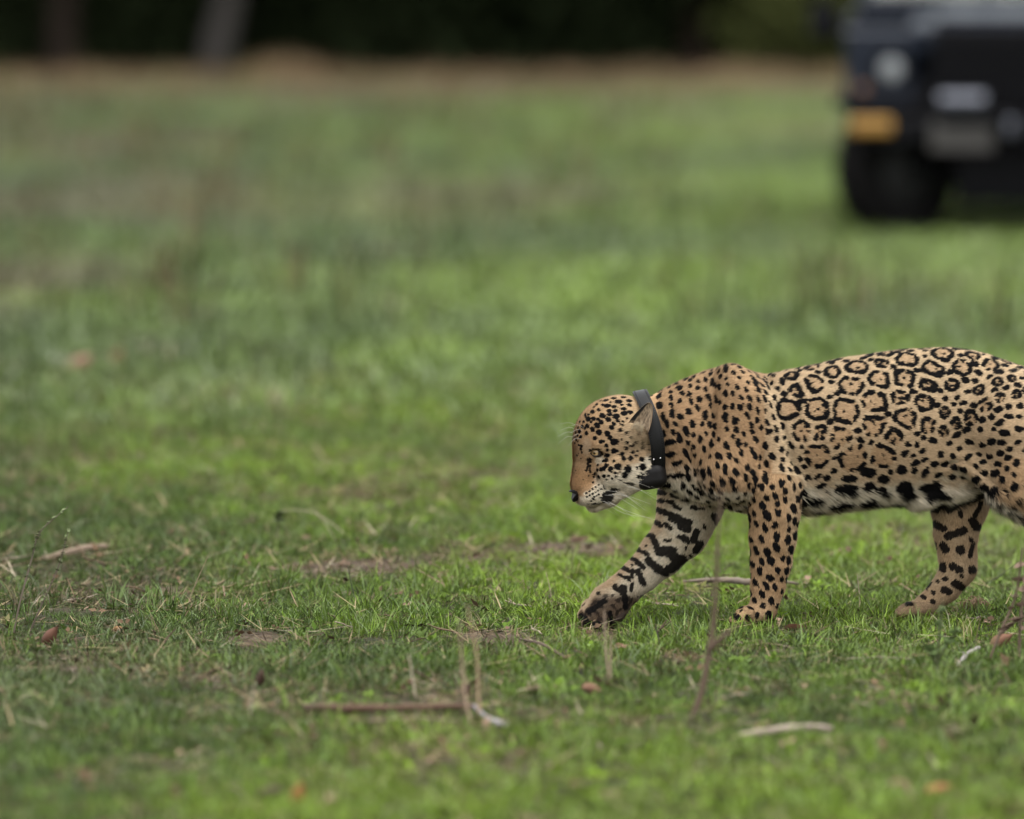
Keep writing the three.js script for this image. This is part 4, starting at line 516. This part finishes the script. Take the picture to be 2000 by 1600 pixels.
  // front: grille panel between the wings, headlight panels, wings, bonnet
  P('grille_panel', [bx(0.66, 0.50, 0.05, 0, 0.97, -0.22, 0.02)], blackM); for (let k = 0; k < 9; k++) P('slat', bx(0.58, 0.022, 0.03, 0, 0.79 + k * 0.045, -0.185, 0.006), blackM);
  for (const s of [-1, 1]) {
    const wing = P('wing', [bx(0.40, 0.46, 0.9, s * 0.64, 0.94, -0.66, 0.05), bx(0.42, 0.05, 0.9, s * 0.64, 1.165, -0.66, 0.02)], paintM);
    const hl = new THREE.SphereGeometry(0.09, 28, 16, 0, 6.2832, 0, 1.2); hl.rotateX(Math.PI / 2); hl.scale(1, 1, 0.4); hl.translate(s * 0.57, 0.97, -0.235); P('headlight', hl, lampG, wing); const bz = new THREE.TorusGeometry(0.098, 0.014, 10, 32); bz.translate(s * 0.57, 0.97, -0.20); P('headlight_rim', bz, blackM, wing);
    const ind = new THREE.SphereGeometry(0.035, 16, 10); ind.scale(1, 1, 0.5); ind.translate(s * 0.735, 0.85, -0.205); P('indicator', ind, s < 0 ? std(0.1, 0.04, 0.01, 0.4) : amber, wing);
    P('wheel_arch', [bx(0.06, 0.08, 1.0, s * 0.87, 0.78, -0.6, 0.03), bx(0.42, 0.06, 0.98, s * 0.64, 0.76, -0.62, 0.03)], blackM, wing);
    const mr = P('mirror', [bx(0.17, 0.2, 0.05, s * 0.98, 1.24, -1.15, 0.03), bx(0.14, 0.02, 0.02, s * 0.86, 1.2, -1.18, 0.008)], blackM); const mg = bx(0.14, 0.17, 0.006, s * 0.98, 1.24, -1.18, 0.002); P('mirror_glass', mg, std(0.8, 0.8, 0.8, 0.05, { metalness: 1 }), mr);
    P('door', [bx(0.05, 0.62, 0.85, s * 0.82, 0.92, -1.75, 0.02)], paintM); P('rear_body', [bx(0.05, 0.62, 1.75, s * 0.82, 0.95, -3.1, 0.02)], paintM);
  }
  P('bonnet', [bx(0.92, 0.17, 1.02, 0, 1.165, -0.72, 0.05, [0.05, 0, 0]), bx(0.62, 0.05, 0.95, 0, 1.275, -0.74, 0.025, [0.06, 0, 0])], paintM);
  P('bulkhead', [bx(1.64, 0.5, 0.08, 0, 1.03, -1.3, 0.02), bx(1.56, 0.08, 0.12, 0, 1.3, -1.28, 0.03)], paintM);
  const ws = P('windscreen_frame', [bx(1.5, 0.05, 0.05, 0, 1.36, -1.3), bx(1.5, 0.06, 0.05, 0, 1.82, -1.46), bx(0.06, 0.5, 0.05, -0.73, 1.59, -1.38, 0.015, [-0.33, 0, 0]), bx(0.06, 0.5, 0.05, 0.73, 1.59, -1.38, 0.015, [-0.33, 0, 0]), bx(0.04, 0.5, 0.05, 0, 1.59, -1.38, 0.015, [-0.33, 0, 0])], paintM); P('windscreen', bx(1.42, 0.46, 0.008, 0, 1.59, -1.38, 0.002, [-0.33, 0, 0]), glassM, ws);
  P('floor_pan', [bx(1.6, 0.06, 2.7, 0, 0.72, -2.65)], blackM); for (const s of [-1, 1]) { P('seat', [bx(0.5, 0.14, 0.5, s * 0.4, 1.05, -2.0, 0.05), bx(0.5, 0.6, 0.12, s * 0.4, 1.38, -2.28, 0.05, [0.2, 0, 0])], std(0.28, 0.25, 0.2, 0.9)); } P('rear_bench', [bx(1.4, 0.14, 0.5, 0, 1.15, -3.2, 0.05), bx(1.4, 0.55, 0.12, 0, 1.48, -3.5, 0.05, [0.2, 0, 0])], std(0.30, 0.27, 0.22, 0.9));
  P('tailgate', [bx(1.6, 0.6, 0.05, 0, 0.95, -3.98)], paintM);
}

// ---------------------------------------------------------------- sticks, fallen leaves, weeds
const wood = (r, g, b) => std(r, g, b, 0.95, { map: barkT });
function gp(px, py, lift = 0) { const p = onGround(px, py); return [p[0], gh(p[0], p[2]) + lift, p[2]]; }
function stick(label, pts, radii, tone, group, twigs = []) { // pts: photo points on the ground with a lift in metres
  const w = pts.map(([x, y, l = 0.01]) => gp(x, y, l)), o = w[0], t = thing('stick', label, 'stick', o, 0, group), rel = (q) => q.map((v, i) => v - o[i]), m = wood(...tone);
  part('branch', rod(w.map(rel), radii, 8, 0.18, Math.round(pts[0][0])), m, t); for (const tw of twigs) part('twig', rod(tw.map(([x, y, l]) => rel(gp(x, y, l))), [radii[0] * 0.45, radii[0] * 0.15], 6, 0.1, 3), m, t); return t;
}
const GS = 'dead sticks lying in the grass';
stick('pale broken stick lying at the far left, behind the thin leafy weed', [[80, 1098, 0.012], [120, 1094, 0.02], [165, 1088, 0.024], [215, 1083, 0.026]], [0.006, 0.009, 0.010, 0.009], [0.24, 0.17, 0.12], GS);
stick('pale crooked stick passing behind the near fore foot of the jaguar', [[1335, 1152, 0.03], [1380, 1153, 0.032], [1430, 1155, 0.032], [1470, 1160, 0.03], [1520, 1156, 0.028], [1560, 1153, 0.02]], [0.003, 0.007, 0.009, 0.009, 0.006, 0.003], [0.22, 0.17, 0.13], GS, [[[1385, 1153, 0.032], [1378, 1146, 0.035]]]);
stick('long brown stick with dark bark lying in the blurred foreground, left of the middle', [[598, 1404, 0.028], [660, 1412, 0.034], [730, 1413, 0.036], [820, 1410, 0.034], [925, 1404, 0.03]], [0.009, 0.011, 0.009, 0.009, 0.006], [0.12, 0.068, 0.042], GS);
stick('thin pale stick parallel to the long brown stick, just nearer to us', [[700, 1424, 0.012], [800, 1420, 0.014], [900, 1420, 0.012]], [0.003, 0.004, 0.003], [0.26, 0.19, 0.14], GS);
stick('pale blurred stick in the foreground below the jaguar', [[1440, 1448, 0.012], [1520, 1442, 0.018], [1580, 1438, 0.02], [1625, 1440, 0.016]], [0.005, 0.010, 0.009, 0.007], [0.34, 0.27, 0.22], GS);
stick('thin pale twig on the turf at the right, below the belly of the jaguar', [[1655, 1298, 0.014], [1720, 1296, 0.018], [1780, 1298, 0.014]], [0.002, 0.003, 0.002], [0.34, 0.28, 0.21], GS);
stick('pale grey forked stick at the right edge of the turf', [[1868, 1308, 0.006], [1890, 1293, 0.02], [1912, 1284, 0.026]], [0.006, 0.006, 0.005], [0.34, 0.30, 0.28], GS, [[[1890, 1293, 0.02], [1860, 1282, 0.015]]]);
stick('thin brown twig slanting through the grass below the lifted fore paw', [[1015, 1266, 0.02], [1060, 1284, 0.03], [1110, 1300, 0.018]], [0.003, 0.004, 0.002], [0.12, 0.075, 0.05], GS);
stick('short pale stick end at the foot of the two dry stems', [[925, 1404, 0.03], [955, 1420, 0.02], [985, 1432, 0.015]], [0.004, 0.005, 0.009], [0.33, 0.30, 0.30], GS);
stick('dark twig standing up in the grass between the fore feet of the jaguar', [[1292, 1272, 0.0], [1290, 1248, 0.04], [1280, 1232, 0.07]].map(([x, y, l]) => [1291 - l * 160, 1272, l]), [0.0025, 0.002, 0.001], [0.05, 0.04, 0.03], GS);
const leafG = (seed, curl) => { const R = rng(seed), pos = [], idx = [], n = 8; for (let i = 0; i <= n; i++) { const t = i / n, w = 0.5 * Math.sin(Math.PI * Math.pow(t, 0.8)) * (0.62 + 0.1 * R()); for (const s of [-1, -0.5, 0, 0.5, 1]) pos.push(s * w * (1 - 0.3 * curl * Math.abs(s)), curl * 0.34 * s * s * w * 2 + curl * 0.3 * (t - 0.4) ** 2 * 2 + 0.05 * R() + (s === 0 ? -0.03 : 0), t - 0.5); } for (let i = 0; i < n; i++) for (let j = 0; j < 4; j++) { const a = i * 5 + j; idx.push(a, a + 5, a + 1, a + 1, a + 5, a + 6); } const g = new THREE.BufferGeometry(); g.setAttribute('position', new THREE.Float32BufferAttribute(pos, 3)); g.setIndex(idx); g.computeVertexNormals(); return g; };
function leaf(label, px, py, size, tone, tilt, turn, lift = 0.02, seed = 1) { const g = leafG(seed * 7, 0.8), m = part('fallen_leaf', g, std(...tone, 0.85, { side: THREE.DoubleSide }), null, gp(px, py, lift)); m.name = numbered('fallen_leaf'); m.scale.setScalar(size); m.rotation.set(tilt, turn, tilt * 0.6); const st = part('leaf_stalk', rod([[0, 0.02, 0.48], [0.03, 0.06, 0.62], [0.05, 0.04, 0.78]], [0.02, 0.016, 0.012], 5), std(tone[0] * 0.6, tone[1] * 0.6, tone[2] * 0.6), m); return tag(m, label, 'leaf', 'dead leaves fallen on the turf'); }
leaf('dark brown curled leaf at the far left, under the thin leafy weed', 92, 1262, 0.075, [0.09, 0.035, 0.018], -1.1, 0.6, 0.028, 2);
leaf('orange brown leaf in the bottom blur, left of the middle', 572, 1585, 0.075, [0.24, 0.095, 0.025], -1.2, 0.3, 0.03, 3);
leaf('dark brown leaf touching the orange one in the bottom blur', 525, 1572, 0.06, [0.05, 0.028, 0.02], -1.0, 1.2, 0.025, 4);
leaf('orange leaf in the bottom right blur', 1825, 1572, 0.075, [0.28, 0.11, 0.045], -0.9, 0.9, 0.02, 5);
leaf('pinkish brown leaf beside the orange one in the bottom right blur', 1762, 1560, 0.08, [0.20, 0.12, 0.085], -0.6, 2.2, 0.015, 6);
leaf('dark brown leaf under the two dry stems in the foreground', 908, 1372, 0.045, [0.06, 0.03, 0.02], -1.0, 0.4, 0.024, 7);
leaf('brown leaf with a pale underside in the foreground below the jaguar chest', 1158, 1368, 0.058, [0.15, 0.075, 0.045], -0.9, 1.9, 0.022, 8);
leaf('pale tan leaf just left of the brown one, in the foreground', 1045, 1366, 0.055, [0.32, 0.24, 0.16], -0.4, 1.2, 0.015, 9);
leaf('dark rusty leaf standing near the dry stalk left of the long brown stick', 505, 1352, 0.05, [0.06, 0.028, 0.018], -1.1, 0.2, 0.03, 10);
leaf('small orange brown leaf on the turf left of the middle', 230, 1240, 0.032, [0.26, 0.14, 0.06], -0.9, 1.4, 0.016, 11);
leaf('rusty flat leaf on the turf behind the near fore foot', 1552, 1242, 0.06, [0.12, 0.05, 0.025], -0.3, 1.6, 0.014, 12);
leaf('curled red brown leaf at the right edge, near the forked stick', 1952, 1278, 0.075, [0.15, 0.07, 0.04], -1.0, 0.9, 0.03, 13);
leaf('pink tinted leaf on the turf below the lifted fore paw', 1212, 1278, 0.036, [0.27, 0.15, 0.10], -0.5, 1.8, 0.016, 14);
leaf('large pinkish dead leaf in the blur behind, at the left', 150, 735, 0.14, [0.22, 0.12, 0.085], -1.0, 0.9, 0.05, 15);
leaf('orange dead leaf beside the large pinkish one at the left', 222, 725, 0.12, [0.13, 0.075, 0.03], -1.2, 0.4, 0.05, 16);
leaf('flat pinkish leaf on the bare strip under the belly of the jaguar', 1692, 1010, 0.07, [0.34, 0.19, 0.13], -0.5, 1.5, 0.02, 17);
leaf('pale pink leaf on the bare strip ahead of the jaguar', 1132, 1072, 0.06, [0.25, 0.16, 0.115], -0.3, 1.5, 0.018, 18);
// thin weeds and dry stems
function plant(name, label, cat, px, py, tone, stems, opt = {}) { // stems: lists of [dx px, height m, dz m]
  const o = gp(px, py), t = thing(name, label, cat, o, 0, opt.group), s = -o[2] / FPX, m = std(...tone, 0.9), R = rng(Math.round(px * 3 + py));
  for (const st of stems) {
    const pts = st.map(([dx, h, dz = 0]) => [dx * s, h, dz]); part('stem', rod(pts, opt.r ?? [0.0022, 0.0018, 0.0009], 6, 0.05, 2), m, t);
    if (opt.leaves) { const c = new THREE.CatmullRomCurve3(pts.map((q) => new THREE.Vector3(...q))); for (let k = 0; k < opt.leaves; k++) { const q = c.getPoint(opt.from + (1 - opt.from) * (k + R()) / opt.leaves), g = part('leaf', opt.leafG, opt.leafM, t, q.toArray()); g.scale.setScalar(opt.size * (0.7 + 0.6 * R())); g.rotation.set(R() * 1.6 - 0.8, R() * 6.28, R() * 1.6 - 0.8); } }
  }
  return t;
}
const smallLeaf = leafG(99, 0.5), greenDull = std(0.095, 0.12, 0.045, 0.8, { side: THREE.DoubleSide }), greenPale = std(0.10, 0.15, 0.045, 0.8, { side: THREE.DoubleSide });
plant('leafy_weed', 'thin two-stemmed weed with tiny dark leaves standing at the far left', 'weed', 24, 1248, [0.10, 0.075, 0.055], [[[0, 0], [14, 0.09], [40, 0.22, -0.02], [52, 0.275, -0.02], [110, 0.345, -0.03]], [[28, 0], [58, 0.09, 0.02], [94, 0.20, 0.02], [112, 0.29, 0.02]]], { leaves: 16, from: 0.35, leafG: smallLeaf, leafM: greenDull, size: 0.017, r: [0.003, 0.0026, 0.0022, 0.0016, 0.0008] });
plant('dry_stalk', 'left one of the two tall dry stems in the blurred foreground', 'dry stem', 922, 1420, [0.30, 0.22, 0.15], [[[0, 0], [-12, 0.06], [-20, 0.16], [-24, 0.255, 0.02]]], { r: [0.004, 0.0035, 0.003, 0.0015] });
plant('dry_stalk', 'right one of the two tall dry stems in the blurred foreground', 'dry stem', 938, 1412, [0.32, 0.22, 0.14], [[[0, 0], [-4, 0.07], [-6, 0.15], [-26, 0.28, 0.02]]], { r: [0.004, 0.0035, 0.003, 0.0015] });
plant('brown_twig_plant', 'rusty brown forked stem rising blurred in front of the near fore leg', 'stem', 1350, 1412, [0.095, 0.062, 0.04], [[[0, 0], [22, 0.08], [34, 0.16], [44, 0.24], [52, 0.45, 0.03], [58, 0.56, 0.04]], [[34, 0.17], [58, 0.20, 0.02], [92, 0.235, 0.03]]], { r: [0.010, 0.0085, 0.0075, 0.006, 0.004, 0.002] });
plant('dry_stalk', 'pale dry stem rising blurred just in front of the lifted fore paw', 'dry stem', 1190, 1335, [0.27, 0.20, 0.14], [[[0, 0], [-6, 0.07], [-10, 0.18]], [[4, 0], [2, 0.06], [4, 0.12]]], { r: [0.003, 0.0026, 0.0015] });
plant('dry_stalk', 'short pale dry stem in the left foreground, right of the dark rusty leaf', 'dry stem', 812, 1372, [0.33, 0.27, 0.20], [[[0, 0], [-6, 0.05], [-14, 0.11]]], { r: [0.003, 0.0026, 0.0015] });
plant('dry_stalk', 'pale upright blade standing below the rusty leaf in the left foreground', 'dry stem', 488, 1420, [0.26, 0.22, 0.15], [[[0, 0], [2, 0.06], [10, 0.10]]], { r: [0.004, 0.0035, 0.002] });
plant('rusty_weed', 'reddish dry weed rising at the right edge in front of the hind leg', 'weed', 1930, 1300, [0.12, 0.08, 0.055], [[[0, 0], [22, 0.08], [52, 0.17], [66, 0.30, 0.02]], [[22, 0.08], [60, 0.12, 0.02]], [[60, 0], [62, 0.12, 0.03], [72, 0.24, 0.03]]], { leaves: 5, from: 0.3, leafG: smallLeaf, leafM: std(0.13, 0.08, 0.055, 0.85, { side: THREE.DoubleSide }), size: 0.035, r: [0.005, 0.004, 0.003, 0.002] });
plant('green_weed', 'pale green blurred weed in front of the far hind foot', 'weed', 1830, 1330, [0.10, 0.11, 0.05], [[[0, 0], [2, 0.08], [10, 0.20, 0.03]], [[2, 0.05], [24, 0.10, 0.02], [40, 0.13, 0.03]], [[0, 0.04], [-20, 0.09, 0.02]]], { leaves: 9, from: 0.25, leafG: smallLeaf, leafM: greenPale, size: 0.03, r: [0.003, 0.0025, 0.0012] });
plant('green_weed', 'dark dry weed with one arching thin stem, right of the far hind foot', 'weed', 1905, 1150, [0.05, 0.045, 0.03], [[[0, 0], [40, 0.03], [88, 0.08]]], { r: [0.0016, 0.0014, 0.001] });
plant('arching_stem', 'pale arching dry grass stems, left of the middle behind the focus', 'dry stem', 660, 1062, [0.30, 0.27, 0.17], [[[0, 0], [-24, 0.06], [-50, 0.11]], [[30, 0.01], [-20, 0.07], [-60, 0.10], [-110, 0.10]]], { r: [0.002, 0.0018, 0.001] });
plant('green_weed', 'small dark weed with a drooping tuft of leaves left of the arching stems', 'weed', 538, 1072, [0.12, 0.10, 0.06], [[[0, 0], [4, 0.05], [8, 0.11]]], { leaves: 9, from: 0.75, leafG: smallLeaf, leafM: greenDull, size: 0.035, r: [0.0028, 0.0022, 0.0015] });
plant('dry_stalk', 'thin slanting straw stem on the turf, left of the middle', 'dry stem', 362, 1195, [0.26, 0.19, 0.12], [[[0, 0], [16, 0.06], [45, 0.15]]], { r: [0.0014, 0.0012, 0.0007] });
plant('dry_stalk', 'thin dark green upright blade left of the middle', 'blade', 695, 1180, [0.045, 0.06, 0.025], [[[0, 0], [-8, 0.05], [-16, 0.11]]], { r: [0.002, 0.0018, 0.0008] });
plant('dry_stalk', 'thin pale stem standing left of the lifted fore paw', 'dry stem', 1078, 1178, [0.34, 0.27, 0.19], [[[0, 0], [-4, 0.04], [-12, 0.085]]], { r: [0.0015, 0.0013, 0.0007] });
plant('dry_stalk', 'thin pale stem standing between the near fore leg and the far hind foot', 'dry stem', 1682, 1190, [0.34, 0.28, 0.20], [[[0, 0], [-4, 0.05], [-8, 0.10]]], { r: [0.0016, 0.0014, 0.0008] });
{ // a wad of dry grass
  const R = rng(606), gs = []; const o = gp(1905, 1196, 0.004), t = thing('hay_wad', 'small wad of dry tangled grass lying behind the far hind foot', 'dry grass', o); for (let k = 0; k < 90; k++) { const a = R() * 6.28, r = 0.045 * Math.sqrt(R()), b = a + (R() - 0.5) * 2.5, l = 0.03 + 0.03 * R(), x = Math.cos(a) * r, z = Math.sin(a) * r * 0.7, h = 0.04 * (1 - (r / 0.05) ** 2) * R(); gs.push(rod([[x - Math.cos(b) * l / 2, h * 0.6, z - Math.sin(b) * l / 2], [x, h + 0.008, z], [x + Math.cos(b) * l / 2, h * 0.5, z + Math.sin(b) * l / 2]], [0.0011, 0.0012, 0.0006], 4)); } const m = part('straw', mergeGeometries(gs), std(0.22, 0.135, 0.085, 0.95), t); m.userData.kind = 'stuff';
}
renderer.render(scene, camera);
